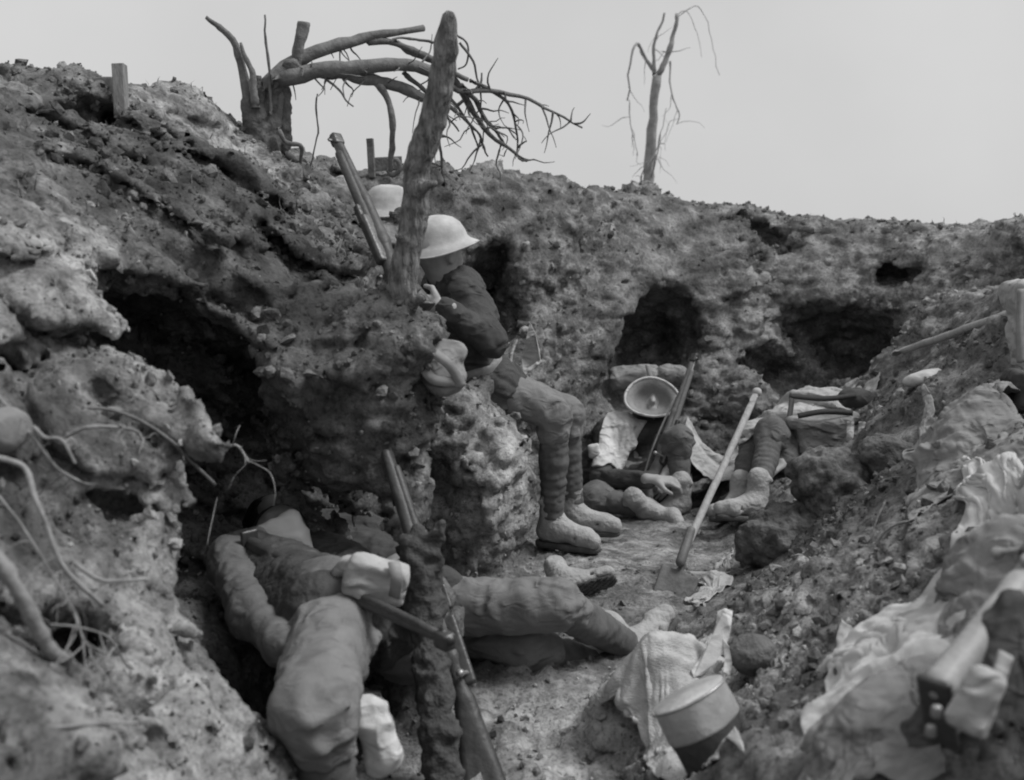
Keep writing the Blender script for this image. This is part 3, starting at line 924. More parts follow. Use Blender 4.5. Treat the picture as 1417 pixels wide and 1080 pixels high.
    if helm is not None:
        up, fw = helm
        u = nrm(g['hup'])
        ho, ring = helmet(root, g['hed'] + u * .055, up, fw, .103)
        vs, fs = tube_arrays(ring, .0035, 6, closed=True)
        link("helmet_rim", poly_mesh("helmet_rim", vs, fs, M_HELM), ho)
    return root

# ------------------------------------------------------------------ the soldiers
def joints(**k): return {a: np.asarray(b, float) for a, b in k.items()}

# lying in the left niche, head under a soft cap, one leg towards us
A = joints(pel=P(484,852,2.48), che=P(424,808,2.84), nek=P(392,772,2.98), hed=P(388,750,3.04), hup=(-.1,.75,.45), hface=(.15,-.35,.9),
    sh0=P(322,780,2.74), sh1=P(470,790,3.02), el0=P(350,850,2.46), el1=P(500,830,2.85), wr0=P(397,900,2.24), wr1=P(470,815,2.66),
    hp0=P(464,856,2.40), hp1=P(530,852,2.58), kn0=P(438,985,1.94), kn1=P(585,930,2.66), an0=P(470,1165,2.02), an1=P(600,1030,2.80), to0=P(520,1205,1.95), to1=P(610,1050,2.70),
    hd0=(.55,-.45,-.25), hn0=(-.1,-.3,1), hd1=(-.6,-.6,0), hn1=(0,0,1))
pa = person("soldier lying back in the left niche, soft cap over his face", A, .0085, M_ASLEEVE, M_TROUS, 100, skirt=.02, lg=1.10, ridges=[([(388,978,1.90),(430,1002,1.855),(484,974,1.895)],.012), ([(384,1010,1.92),(440,1036,1.875),(488,1006,1.915)],.013), ([(396,1044,1.95),(450,1062,1.91),(488,1042,1.945)],.012), ([(420,862,2.27),(404,905,2.18),(384,940,2.08)],.011), ([(520,880,2.27),(500,930,2.13)],.012), ([(430,955,1.93),(402,930,2.05)],.010)], jerkin=mat('dark_leather', .035, .075, 16, .7, .5, 90, folds=.4))

# reclining in the lower niche behind the tree stub: two legs stretched to the right
Bj = joints(pel=P(590,842,3.14), che=(-.48,3.42,.24), nek=(-.66,3.52,.28), hed=(-.77,3.56,.31), hup=(-.8,.25,.4), hface=(.5,-.3,.8),
    sh0=(-.60,3.36,.26), sh1=(-.62,3.64,.26), el0=(-.48,3.34,.12), el1=(-.44,3.60,.16), wr0=(-.34,3.44,.20), wr1=(-.30,3.54,.16),
    hp0=P(600,838,3.02), hp1=P(600,862,3.16), kn0=P(772,838,2.92), kn1=P(728,895,3.02), an0=P(868,893,3.22), an1=P(850,933,3.20), to0=P(900,870,3.30), to1=P(900,925,3.26),
    bu0=(-.5,-.1,.6), bu1=(-.5,-.1,.6), hd0=(1,0,-.3), hn0=(0,0,1), hd1=(1,0,-.3), hn1=(0,0,1))
pb = person("soldier behind the tree stub whose two puttee wrapped legs stretch across the floor", Bj, .009, M_TUNIC, M_TROUS, 200, skirt=.02)

# sitting on the earth shelf, bowed, chin on his hand, pale helmet
Cj = joints(pel=P(656,515,4.28), che=P(636,438,4.22), nek=P(612,378,4.16), hed=P(606,352,4.14), hup=(-.05,-.06,1), hface=(.55,.62,-.45),
    sh0=P(640,405,4.08), sh1=P(610,402,4.42), el0=P(681,474,4.02), el1=P(600,480,4.4), wr0=P(612,425,3.92), wr1=P(640,510,4.2),
    hp0=P(660,528,4.18), hp1=P(668,524,4.40), kn0=P(766,572,4.18), kn1=P(783,574,4.42), an0=P(765,722,4.20), an1=P(792,706,4.42), to0=P(830,756,4.12), to1=P(852,738,4.40),
    bu0=(0,0,1), bu1=(0,0,1), hd0=(-.9,.25,.15), hn0=(.2,-.9,.1), hd1=(.8,-.4,-.2), hn1=(0,0,1))
pc = person("soldier in a pale steel helmet sitting bowed on the earth shelf", Cj, .009, M_TUNIC, M_TROUS, 300, helm=((-.14,-.12,1), (.9,-.3,.1)))

# behind the tall post: only a helmet shows
Dj = joints(pel=(-.50,4.72,.66), che=(-.51,4.72,.90), nek=(-.515,4.70,1.15), hed=P(538,304,4.70), hup=(0,0,1), hface=(.7,-.5,-.4),
    sh0=(-.44,4.56,1.08), sh1=(-.56,4.88,1.08), el0=(-.36,4.52,.86), el1=(-.5,4.98,.84), wr0=(-.25,4.60,.78), wr1=(-.34,4.95,.75),
    hp0=(-.45,4.63,.62), hp1=(-.48,4.80,.62), kn0=(-.10,4.72,.62), kn1=(-.12,4.9,.62), an0=(-.12,4.72,.22), an1=(-.14,4.9,.22), to0=(.02,4.72,.16), to1=(.0,4.9,.16),
    bu0=(0,0,1), bu1=(0,0,1), hd0=(1,0,0), hn0=(0,0,1), hd1=(1,0,0), hn1=(0,0,1))
pd = person("soldier hidden behind the tall post, only his whitish helmet showing", Dj, .011, M_TUNIC, M_TROUS, 400, helm=((.05,0,1), (.9,-.3,0)))

# propped in the far niche with an upturned helmet on his face
Ej = joints(pel=P(872,668,5.40), che=P(880,615,5.52), nek=P(893,575,5.58), hed=P(900,560,5.60), hup=(.1,.55,.85), hface=(0,-.9,.35),
    sh0=P(838,598,5.46), sh1=P(935,602,5.50), el0=P(832,664,5.22), el1=P(952,640,5.42), wr0=P(903,664,5.02), wr1=P(925,650,5.15),
    hp0=P(848,680,5.36), hp1=P(905,672,5.36), kn0=P(822,690,5.06), kn1=P(938,610,5.18), an0=P(890,702,4.98), an1=P(940,690,5.10), to0=P(930,716,4.9), to1=P(890,707,4.99),
    bu0=(-.5,-.5,.6), bu1=(0,-.2,1), hd0=(1,0,-.1), hn0=(0,-.4,1), hd1=(-.3,-.6,-.6), hn1=(.5,-.4,.6))
pe = person("soldier slumped at the foot of the far wall, upturned helmet covering his face", Ej, .010, M_TUNIC, M_TUNIC2, 500)

# lying on the right bank under a pale sheet, puttee leg towards us
Fj = joints(pel=P(1098,612,5.14), che=P(1148,588,5.36), nek=P(1185,570,5.48), hed=P(1205,560,5.54), hup=(.7,.5,.4), hface=(-.2,-.6,.7),
    sh0=P(1140,610,5.26), sh1=P(1168,565,5.55), el0=P(1112,650,5.05), el1=P(1120,560,5.5), wr0=P(1085,640,4.92), wr1=P(1075,580,5.3),
    hp0=P(1085,632,5.06), hp1=P(1090,600,5.22), kn0=P(1068,600,4.96), kn1=P(1042,606,5.12), an0=P(1046,690,4.66), an1=P(1022,692,4.86), to0=P(990,716,4.55), to1=P(990,706,4.72),
    bu0=(.1,.2,1), bu1=(.1,.2,1), hd0=(-.7,-.5,-.2), hn0=(0,-.3,1), hd1=(-1,-.3,-.1), hn1=(0,-.2,1))
pf = person("soldier lying up the right bank beside the spade, banded puttee on his leg", Fj, .010, M_TUNIC2, M_TUNIC2, 600)
# ------------------------------------------------------------------ trees, posts, roots
def PT(*q): return [P(*a) for a in q]

def twigs(parent, base_pts, n, length, m, seed, r=.004, down=.6, name="twig"):
    rng = np.random.RandomState(seed)
    c = spline(base_pts, 40)
    for k in range(n):
        i = rng.randint(8, 39); d = nrm(rng.normal(size=3) + np.array([.2, 0, -down])); L = length * rng.uniform(.4, 1.2)
        p = [c[i]]
        for s in range(4):
            d = nrm(d + rng.normal(size=3) * .35 + np.array([0, 0, -.12])); p.append(p[-1] + d * L / 4)
        tube(name, p, r * rng.uniform(.7, 1.3), r * .3, m, parent, 9, 5, .004, seed + k)

M_POST = mat('bare_trunk', .07, .30, 26, .95, 1.0, 45, bdist=.02, stretch=(3, 3, .7))
# tall post in the middle: a debarked trunk with stubs
post = thing("tree_post", "tall bare tree trunk standing upright in the middle of the trench", "tree trunk", P(550, 520, 3.0))
tp = PT((622,26,2.84), (617,62,2.86), (611,110,2.88), (603,150,2.89), (587,200,2.91), (578,230,2.92), (574,300,2.94), (566,340,2.95), (558,385,2.95), (556,440,2.97), (554,490,3.0))
B = Blob(.012, zs=.35)
rr = [.017, .025, .029, .030, .031, .031, .031, .032, .035, .038, .042]
c = spline(tp, 25); r = np.interp(np.linspace(0, 10, 25), range(11), rr)
for i in range(24): B.cone(c[i], c[i + 1], r[i], r[i + 1])
for (a, b, ra) in [((578,262,2.90),(600,254,2.88),.014), ((566,335,2.93),(550,326,2.9),.012), ((566,420,2.95),(584,414,2.92),.015)]:
    B.cone(P(*a), P(*b), ra, ra * .8, k=.02)
blob_obj("trunk", B, .0075, M_POST, post, .0045, 24, 31, .003)
stub = thing("tree_stub", "gnarled forked stub standing between the two reclining soldiers", "tree stub", P(640, 1090, 2.28))
B = Blob(.02)
c = spline(PT((580,742,2.50), (588,800,2.48), (592,870,2.44), (600,960,2.36), (622,1110,2.26)), 14); r = np.linspace(.026, .038, 14)
for i in range(13): B.cone(c[i], c[i + 1], r[i], r[i + 1])
B.cone(P(590,800,2.47), P(608,728,2.48), .032, .018); B.cone(P(575,800,2.48), P(562,750,2.46), .028, .02)
B.cone(P(592,750,2.44), P(600,790,2.42), .018, .018, cut=True, k=.02)
blob_obj("trunk", B, .0085, mat("charred_bark", .035, .10, 22, .95, .9, 45, bdist=.02), stub, .012, 22, 41, .006)

# shattered tree with fallen limbs on the left rim
sh = thing("shattered_tree", "shell shattered tree on the left rim, its limbs fallen across to the right", "tree", P(365, 195, 4.55))
B = Blob(.02)
for (a, b, ra, rb) in [((368,205,4.55),(372,130,4.55),.050,.035), ((350,195,4.5),(344,125,4.5),.035,.018), ((388,200,4.6),(390,120,4.6),.030,.030), ((372,130,4.55),(402,95,4.55),.032,.036), ((360,200,4.5),(358,110,4.5),.03,.012)]:
    B.cone(P(*a), P(*b), ra, rb)
blob_obj("trunk", B, .012, M_BARK, sh, .014, 18, 51, .006)
LM = [ # limbs: points, r0, r1
 ([(345,165,4.5),(338,120,4.48),(325,72,4.46),(303,42,4.44),(284,26,4.42)], .036, .012),
 ([(352,150,4.45),(345,100,4.45),(333,60,4.44)], .028, .008),
 ([(372,160,4.5),(371,90,4.48),(366,22,4.46)], .012, .005),
 ([(408,98,4.56),(412,70,4.56),(419,33,4.56)], .030, .040),
 ([(360,128,4.5),(400,92,4.55),(450,68,4.6),(510,52,4.7),(588,38,4.8)], .055, .020),
 ([(375,112,4.5),(440,97,4.55),(500,92,4.6),(560,90,4.7),(605,98,4.8)], .055, .034),
 ([(430,92,4.55),(490,106,4.6),(540,118,4.7),(585,134,4.8)], .045, .028),
 ([(500,56,4.7),(550,58,4.75),(600,84,4.8),(645,110,4.9)], .026, .016),
 ([(545,60,4.75),(575,78,4.8),(610,86,4.85)], .020, .014),
 ([(515,112,4.65),(538,138,4.65),(543,180,4.65),(540,238,4.75)], .024, .016),
 ([(600,98,4.8),(640,125,4.9),(700,128,5.0),(750,148,5.1),(806,178,5.2)], .022, .007),
 ([(610,85,4.8),(640,130,4.95),(680,190,5.15),(728,222,5.4)], .026, .010),
 ([(640,118,4.9),(672,165,5.1),(700,205,5.35)], .020, .009),
 ([(650,112,4.9),(690,132,5.0),(712,165,5.15),(716,212,5.4)], .015, .006),
 ([(560,100,4.75),(600,140,4.85),(635,182,4.95)], .018, .006),
 ([(600,150,4.9),(606,195,4.95),(611,240,5.05)], .014, .008),
 ([(590,130,4.85),(625,150,4.9),(660,185,5.05),(672,215,5.3)], .014, .006),
 ([(632,48,4.85),(648,62,4.87),(645,90,4.9),(634,98,4.9)], .009, .005),
 ([(634,60,4.85),(655,90,4.9),(664,140,5.0),(668,200,5.2)], .009, .004),
 ([(600,60,4.8),(560,50,4.75),(540,60,4.7)], .010, .006),
 ([(378,150,4.55),(388,130,4.55),(384,180,4.55)], .020, .024),
 ([(385,178,4.5),(396,195,4.5),(416,202,4.5),(414,225,4.55)], .016, .010),
 ([(395,215,4.55),(412,228,4.55),(425,236,4.6)], .018, .012),
 ([(445,105,4.55),(470,130,4.55),(488,147,4.55)], .008, .004),
 ([(440,130,4.6),(436,190,4.6),(430,240,4.65)], .006, .004),
 ([(630,150,5.0),(660,120,5.0),(666,100,5.0)], .012, .006),
 ([(612,120,4.85),(640,160,5.0),(662,205,5.2)], .012, .006),
]
for k, (pts, r0, r1) in enumerate(LM):
    b = tube("branch", PT(*pts), r0 * .68, r1 * .68, M_DRYWOOD, sh, 18, 8, .010, 60 + k, .10)
    if k in (4, 5, 6, 10, 11, 12, 13, 14, 15, 16): twigs(b, PT(*pts), 8 if k != 10 else 12, .18, M_DRYWOOD, 200 + 10 * k, .005)

bare = thing("bare_tree", "thin leafless tree with broken drooping twigs beyond the rim", "tree", P(893, 330, 11.0))
BT = [
 ([(890,340,11),(896,262,11),(903,180,11),(908,105,11)], .100, .062, "trunk"),
 ([(908,108,11),(922,80,11),(932,45,11),(937,20,11)], .052, .030, "branch"),
 ([(906,105,11),(905,75,11),(910,45,11),(920,20,11)], .032, .016, "branch"),
 ([(905,104,11),(893,78,11),(881,62,10.9),(873,80,10.8),(869,140,10.8)], .034, .012, "branch"),
 ([(869,140,10.8),(872,170,10.8),(882,215,10.8)], .010, .005, "branch"),
 ([(926,85,11),(930,130,10.9),(940,160,10.9),(936,175,10.9)], .016, .007, "branch"),
 ([(900,230,11),(912,195,10.9),(922,150,10.9)], .010, .005, "branch"),
 ([(897,255,11),(908,225,10.9),(915,185,10.9)], .022, .006, "branch"),
 ([(885,290,11),(886,255,11),(893,225,11)], .02, .01, "branch"),
 ([(915,72,11),(935,72,10.9),(955,66,10.9)], .010, .004, "branch"),
 ([(937,25,11),(960,10,11),(975,20,11),(985,60,11),(995,105,11)], .008, .004, "branch"),
 ([(937,22,11),(952,18,11),(965,45,11),(972,80,11)], .007, .003, "branch"),
]
M_FAR = mat("hazy_trunk", .20, .34, 12, .95, .6, 40)  # distance haze is put into this paler trunk colour
for k, (pts, r0, r1, nm) in enumerate(BT):
    b = tube(nm, PT(*pts), r0 * (.64 if k == 0 else .6), r1 * (.7 if k == 0 else .55), M_FAR, bare, 16, 7, .012, 400 + k, .08)
    if 1 < k < 9: twigs(b, PT(*pts), 4, .35, M_FAR, 500 + 10 * k, .004, .9)

# roots that hang out of the cut earth
ROOTS = [
 ([(-20,628,1.72),(18,638,1.72),(40,652,1.72),(55,700,1.68),(85,775,1.66),(112,815,1.66),(140,842,1.68)], .010, .008, "thick pale root bending down the left bank to a broken end", 'm'),
 ([(-10,535,1.86),(22,575,1.85),(45,605,1.83),(80,650,1.83),(112,668,1.85)], .006, .005, "thin straight root slanting down near the left edge above the thick pale root", ''),
 ([(48,590,1.83),(62,606,1.82),(84,610,1.82),(105,645,1.82)], .008, .006, "short forked pale root beside a fallen stone on the left bank", ''),
 ([(85,606,1.86),(120,592,1.86),(165,590,1.88),(190,596,1.90),(198,610,1.90)], .007, .006, "root arching sideways like a hook on the left bank", ''),
 ([(112,566,2.0),(165,570,2.02),(205,588,2.06),(250,625,2.12),(275,650,2.16),(296,672,2.2)], .006, .008, "long dark root sloping to the edge of the left niche", ''),
 ([(236,606,2.2),(268,606,2.25),(305,620,2.3),(328,616,2.3),(346,642,2.3)], .008, .007, "pale root jutting out over the dark left niche", ''),
 ([(-30,745,1.50),(0,775,1.50),(22,815,1.50),(48,860,1.52),(68,888,1.54),(95,904,1.58)], .028, .021, "stout knobbly root at the left edge", 'k'),
 ([(100,776,1.68),(135,800,1.68),(165,803,1.70),(203,799,1.74)], .008, .007, "short root stub lying level below the thick pale root", ''),
 ([(-20,1009,1.36),(60,1007,1.38),(120,1005,1.42),(186,1003,1.47)], .007, .005, "straight stick pushed level into the bank at lower left", ''),
 ([(-5,680,1.66),(25,720,1.64),(52,760,1.62),(100,840,1.63),(118,885,1.62),(150,905,1.64)], .004, .003, "thin wiry root trailing past the stout knobbly root", ''),
 ([(118,880,1.60),(122,930,1.58),(138,990,1.55),(150,1050,1.50),(158,1090,1.48)], .004, .003, "hair thin root hanging down to the lower edge at left", ''),
 ([(70,866,1.58),(110,868,1.60),(150,880,1.64),(180,925,1.68)], .004, .003, "thin root curving right beside the stout knobbly root", ''),
 ([(372,490,2.92),(420,494,2.90),(465,493,2.90),(515,482,2.92)], .012, .009, "root running level under the earth lip into the tree post", ''),
 ([(474,330,3.5),(466,360,3.48),(463,405,3.45)], .005, .004, "pale twig hanging on the slope left of the tree post", ''),
 ([(300,690,2.3),(292,720,2.28),(286,755,2.25)], .003, .002, "thread of root hanging above the lying soldier", ''),
 ([(1318,715,2.7),(1270,722,2.7),(1232,730,2.72),(1212,762,2.72),(1196,830,2.72)], .009, .006, "bent stick arching over the right bank", ''),
 ([(1338,662,2.6),(1322,700,2.58),(1308,755,2.56),(1288,800,2.55)], .009, .007, "straight stick crossing the bent stick on the right bank", ''),
 ([(1225,690,3.0),(1205,745,2.95),(1188,820,2.9)], .006, .004, "thin stick left of the bent stick on the right bank", ''),
]
for k, (pts, r0, r1, lab, fl) in enumerate(ROOTS):
    stick = 'stick' in lab or 'twig' in lab
    o = tube("stick" if stick else "root", PT(*pts), r0 * .52, r1 * .46, M_ROOT if k != 4 else M_DRYWOOD, None, 26, 8, .004 if fl != 'k' else .008, 700 + k, .10 if fl != 'k' else .22)
    if k in (0, 1, 3, 5, 6, 9, 11): twigs(o, PT(*pts), 5, .11, M_ROOT, 900 + 10 * k, .0016, .5, 'rootlet')
    tag(o, lab, "stick" if stick else "root", "sticks on the right bank" if k > 14 else "roots in the left bank")

# stake and plank on the left crest, small stakes and a pale stone on the rim
st = thing("wooden_stake", "short square wooden stake on the crest at upper left", "stake", P(168, 150, 3.72))
def box_obj(name, a, b, w, h, m, parent=None, hint=(0, 0, 1), rough=.0012):
    a = np.asarray(a, float); b = np.asarray(b, float)
    ax, s, u = frame(b - a, hint)
    L = np.linalg.norm(b - a); n = max(3, int(L / .03))
    vs, fs = [], []
    for i in range(n + 1):
        c = a + ax * L * i / n
        for (x, y) in ((-1, -.86), (-.86, -1), (.86, -1), (1, -.86), (1, .86), (.86, 1), (-.86, 1), (-1, .86)):
            vs.append(c + s * x * w / 2 + u * y * h / 2)
    for i in range(n):
        for j in range(8): fs.append((i * 8 + j, i * 8 + (j + 1) % 8, i * 8 + 8 + (j + 1) % 8, i * 8 + 8 + j))
    fs.append(tuple(range(8))[::-1]); fs.append(tuple(n * 8 + j for j in range(8)))
    vs = np.array(vs); vs = vs + rough * np.stack([vnoise(vs, 25, 1), vnoise(vs, 25, 2), vnoise(vs, 25, 3)], 1)
    me = bpy.data.meshes.new(name); me.from_pydata([tuple(p) for p in vs], [], fs); me.materials.append(m); me.update()
    return link(name, me, parent)
M_PLANK = mat("weathered_plank", .16, .30, 10, .95, .7, 40, stretch=(6, 6, .8))
box_obj("post", P(169, 165, 3.70), P(165, 90, 3.72), .04, .04, M_PLANK, st, (1, 0, 0))
box_obj("point", P(169, 165, 3.70), P(169.5, 178, 3.70), .03, .03, M_PLANK, st, (1, 0, 0))
pl = thing("plank", "weathered plank lying behind the square stake at upper left", "plank", P(130, 128, 3.75))
box_obj("board", P(92, 122, 3.80), P(160, 122, 3.76), .025, .07, M_PLANK, pl)
pk = thing("picket", "short dark stake with a bent plate on the rim behind the leaning log", "picket", P(515, 240, 5.0))
box_obj("post", P(515, 246, 5.0), P(512, 192, 5.0), .035, .03, M_DRYWOOD, pk, (1, 0, 0))
box_obj("plate", P(514, 228, 5.02), P(556, 226, 5.05), .03, .06, M_DRYWOOD, pk)
tube("loop", PT((538,222,5.0),(550,222,5.0),(553,235,5.0),(543,243,5.0),(536,234,5.0)), .012, .012, M_DRYWOOD, pk, 14, 6)
# ------------------------------------------------------------------ kit, arms, bundles
M_DARKW = mat("dark_stock_wood", .035, .075, 18, .5, .2, 90, spec=.4)
def rifle(label, muzzle, butt, up, L=1.1, group="rifles in the trench", sling=True, stock_m=None, S=1.0):
    m = np.asarray(muzzle, float); b = np.asarray(butt, float)
    ax = nrm(b - m); L = np.linalg.norm(b - m)
    u = nrm(np.asarray(up) - ax * (np.asarray(up) @ ax)); s = np.cross(ax, u)
    at = lambda t, x=0, y=0: m + ax * (t * L) + s * x * S + u * y * S
    root = thing("rifle", label, "rifle", (m + b) / 2, group)
    sm = stock_m or M_WOOD
    B = Blob(.012)
    B.cone(at(.98, 0, .004), at(.75, 0, -.002), .023 * S, .020 * S); B.cone(at(.975, 0, -.065), at(.74, 0, -.014), .021 * S, .018 * S)
    B.cone(at(.97, 0, -.03), at(.80, 0, -.012), .022 * S, .02 * S)
    B.cone(at(.75, 0, -.008), at(.64, 0, -.008), .020 * S, .023 * S); B.cone(at(.64, 0, -.010), at(.40, 0, -.010), .024 * S, .020 * S); B.cone(at(.40, 0, -.008), at(.07, 0, -.004), .020 * S, .015 * S)
    st = blob_obj("stock", B, .006, sm, root, .0008, 20)
    Bp = Blob(.003); Bp.box(at(.995, 0, -.03), (.024, .058, .006), np.stack([s, u, ax]), rad=.004)
    blob_obj("butt_plate", Bp, .004, M_STEEL, st)
    Bh = Blob(.004); Bh.cone(at(.56, 0, .008), at(.12, 0, .008), .0165 * S, .0135 * S)
    blob_obj("handguard", Bh, .006, sm, root)
    tube("barrel", [at(.60, 0, .008), at(.0, 0, .006)], .0095, .0085, M_STEEL, root, 4, 10)
    Br = Blob(.004); Br.box(at(.63, 0, .016), (.016, .018, .09), np.stack([s, u, ax]), rad=.008)
    Bn = Blob(.004); Bn.box(at(.03, 0, -.003), (.015, .018, .022), np.stack([s, u, ax]), rad=.006); Bn.box(at(.035, 0, .018), (.004, .012, .006), np.stack([s, u, ax]), rad=.002)
    blob_obj("nose_cap", Bn, .004, M_STEEL, root)
    Bs = Blob(.004); Bs.box(at(.49, 0, .026), (.011, .009, .035), np.stack([s, u, ax]), rad=.003)
    blob_obj("rear_sight", Bs, .004, M_STEEL, root)
    blob_obj("receiver", Br, .005, M_STEEL, root)
    Bb = Blob(.003); Bb.cone(at(.60, 0, .024), at(.72, 0, .022), .009); Bb.cone(at(.69, 0, .022), at(.695, .05, .006), .006); Bb.ell(at(.695, .055, .002), (.011, .011, .011))
    blob_obj("bolt", Bb, .0045, M_METAL, root)
    Bm = Blob(.004); Bm.box(at(.60, 0, -.045), (.013, .030, .042), np.stack([s, u, ax]), rad=.006)
    blob_obj("magazine", Bm, .005, M_STEEL, root)
    tube("trigger_guard", [at(.645, 0, -.030), at(.655, 0, -.055), at(.70, 0, -.055), at(.715, 0, -.026)], .004, .004, M_STEEL, root, 12, 6)
    if sling:
        p = [at(.28, .004, -.020), at(.45, .012, -.045), at(.65, .012, -.060), at(.84, .01, -.058)]
        tube("sling", p, .0055, .0055, M_WEB, root, 16, 6)
    return root

rifle("rifle lying across the body of the soldier in the left niche", P(626, 890, 2.04), P(345, 752, 2.72), (.2, -.35, 1), sling=False, stock_m=M_DARKW, S=.72)
rifle("rifle leaning against the tree stub, butt down at the lower edge", P(526, 596, 2.86), P(694, 1110, 2.36), (.75, .3, .5), sling=False, stock_m=M_DARKW)
rifle("dark rifle leaning muzzle up against the left of the tall tree post", P(462, 188, 3.46), P(563, 425, 3.10), (-.6, -.5, .1), sling=False, stock_m=M_DARKW, S=1.05)
rifle("rifle held upright by the soldier at the far wall", P(963, 490, 5.42), P(893, 700, 5.06), (.6, -.5, .2))
rifle("large blurred rifle at the right edge, its butt pointing down to the left", np.array([1.30, 2.08, 1.07]), P(1292, 965, 1.40), (-.3, -.3, 1), sling=False, stock_m=mat("pale_stock", .22, .32, 18, .5, .2, 90))

pole = thing("pole", "pale slim pole lying along the right rim", "pole", P(1330, 462, 4.8))
pa_, pb_ = G(1246, 486), G(1330, 458)
q0 = P(1240, 489, pa_[1] - .06); q1 = P(1405, 432, min(pb_[1], 4.7) - .35)
tube("shaft", [q0, (q0 + q1) / 2, q1], .017, .019, M_POLE, pole, 12, 8, .002, 3)
tube("tip", [q0, q0 + nrm(q0 - q1) * .05], .017, .009, M_POLE, pole, 4, 8)

sp = thing("spade", "long handled spade propped against the right bank, blade down", "spade", P(930, 820, 3.66))
a, b = P(1046, 546, 4.25), P(945, 768, 3.74)
tube("handle", [a, b], .0130, .0145, M_POLE, sp, 12, 10, .0015, 4)
B = Blob(.01); B.ell(a + nrm(a - b) * .012, (.020, .020, .019)); blob_obj("knob", B, .006, M_POLE, sp)
ax = nrm(P(922, 838, 3.62) - b)
B = Blob(.008); B.cone(b - ax * .10, b + ax * .03, .0165, .018); blob_obj("socket", B, .006, M_WOOD, sp)
s_ = nrm(np.cross(ax, (0, -.9, .4))); n_ = np.cross(s_, ax)
B = Blob(.012)
b = b - np.array([0, 0, .035])
B.box(b + ax * .13, (.070, .008, .105), np.stack([s_, n_, ax]), rad=.006); B.cone(b, b + ax * .14, .014, .004); B.cone(b + ax * .20, b + ax * .27, .03, .004)
B.box(b + ax * .13 + n_ * .028, (.060, .022, .12), np.stack([s_, n_, ax]), k=.01, cut=True)
blob_obj("blade", B, .006, mat("rusty_blade", .07, .17, 18, .8, .4, 60), sp, .001, 20)

et = thing("hand_tool", "short wooden tool handle with iron cap lying below the spade", "tool", P(975, 796, 3.95))
tube("shaft", PT((938,795,3.92),(1022,796,3.92)), .013, .011, M_POLE, et, 8, 8, .001, 2)
tube("cap", PT((930,795,3.92),(948,795,3.92)), .019, .018, M_METAL, et, 4, 8)

# bundles: packs, sacks and thrown down cloth
def ribbon(name, pts, w, th, m, parent):
    c = spline(pts, 22); n = len(c); vs, fs = [], []
    for i in range(n):
        t = nrm(c[min(i + 1, n - 1)] - c[max(i - 1, 0)])
        view = nrm(np.array([.05, -1, .35])); s = nrm(np.cross(t, view)); u = np.cross(s, t)
        tw = .25 * math.sin(i * .2 + c[0][0] * 20); s, u = s * math.cos(tw) + u * math.sin(tw), u * math.cos(tw) - s * math.sin(tw)
        vs += [c[i] + s * w + u * th, c[i] - s * w + u * th, c[i] - s * w - u * th, c[i] + s * w - u * th]
    for i in range(n - 1):
        for j in range(4): fs.append((i * 4 + j, i * 4 + (j + 1) % 4, i * 4 + 4 + (j + 1) % 4, i * 4 + 4 + j))
    fs += [(3, 2, 1, 0), (n * 4 - 4, n * 4 - 3, n * 4 - 2, n * 4 - 1)]
    return link(name, poly_mesh(name, vs, fs, m, True), parent)

def bundle(name, label, cat, prims, m, k=.03, res=.009, wr=.010, wf=12, seed=0, group=None, straps=(), strap_m=None, buckle=False):
    """prims: ('e', px, py, Y, rx, ry, rz, tilt) or ('c', (px,py,Y), (px,py,Y), r0, r1) or ('b', ...)"""
    B = Blob(k); cs = []
    for q in prims:
        if q[0] == 'c':
            a, b = P(*q[1]), P(*q[2]); B.cone(a, b, q[3], q[4]); cs += [a, b]
        else:
            c = P(*q[1:4]); t = R(q[7]); M = np.array([[math.cos(t), 0, math.sin(t)], [0, 1, 0], [-math.sin(t), 0, math.cos(t)]])
            if len(q) > 8:
                t2 = R(q[8]); M = M @ np.array([[1, 0, 0], [0, math.cos(t2), math.sin(t2)], [0, -math.sin(t2), math.cos(t2)]])
            (B.ell if q[0] == 'e' else B.box)(c, q[4:7], M); cs.append(c)
    root = thing(name, label, cat, np.mean(cs, 0), group)
    blob_obj("cloth" if m in (M_CANVAS, M_CANVAS2, M_PAPER, M_TUNIC, M_TUNIC2) else "body", B, res, m, root, wr, wf, seed, .0015)
    for s in straps:
        ribbon("strap", PT(*s), .013, .0025, strap_m or M_WEB, root)
    return root

# soft cap over the face of the man in the left niche
cap = bundle("cap", "soft peaked cap tipped over the face of the soldier in the left niche", "cap",
    [('c',(347,739,2.86),(404,718,2.90),.012,.022), ('c',(404,716,2.90),(428,766,2.86),.022,.016), ('c',(347,740,2.85),(428,766,2.86),.008,.010), ('c',(372,740,2.88),(412,744,2.88),.024,.034), ('c',(398,725,2.92),(412,745,2.92),.034,.034)], mat('pale_felt', .60, .74, 10, .95, .3, 200, bdist=.003), .014, .007, .003, 18, 1)
# haversack on his hip
bundle("haversack", "pale square haversack lying by the hip of the soldier in the left niche", "haversack",
    [('b',522,802,2.32,.068,.036,.042,-14), ('c',(482,782,2.36),(470,792,2.36),.022,.014)], M_CANVAS, .012, .006, .005, 14, 2,
    straps=[[(545,778,2.29),(549,800,2.26),(546,826,2.28)]])
bundle("white_cloth", "white cloth bag hanging below the thigh of the soldier in the left niche", "cloth bag",
    [('e',508,992,2.05,.036,.03,.036,-20), ('c',(505,985,2.05),(528,1005,2.04),.026,.020), ('c',(522,1005,2.04),(534,1046,2.03),.026,.030), ('c',(512,1015,2.05),(522,1058,2.03),.02,.022), ('c',(495,975,2.06),(530,978,2.05),.014,.010)], M_PAPER, .012, .0065, .006, 15, 33)
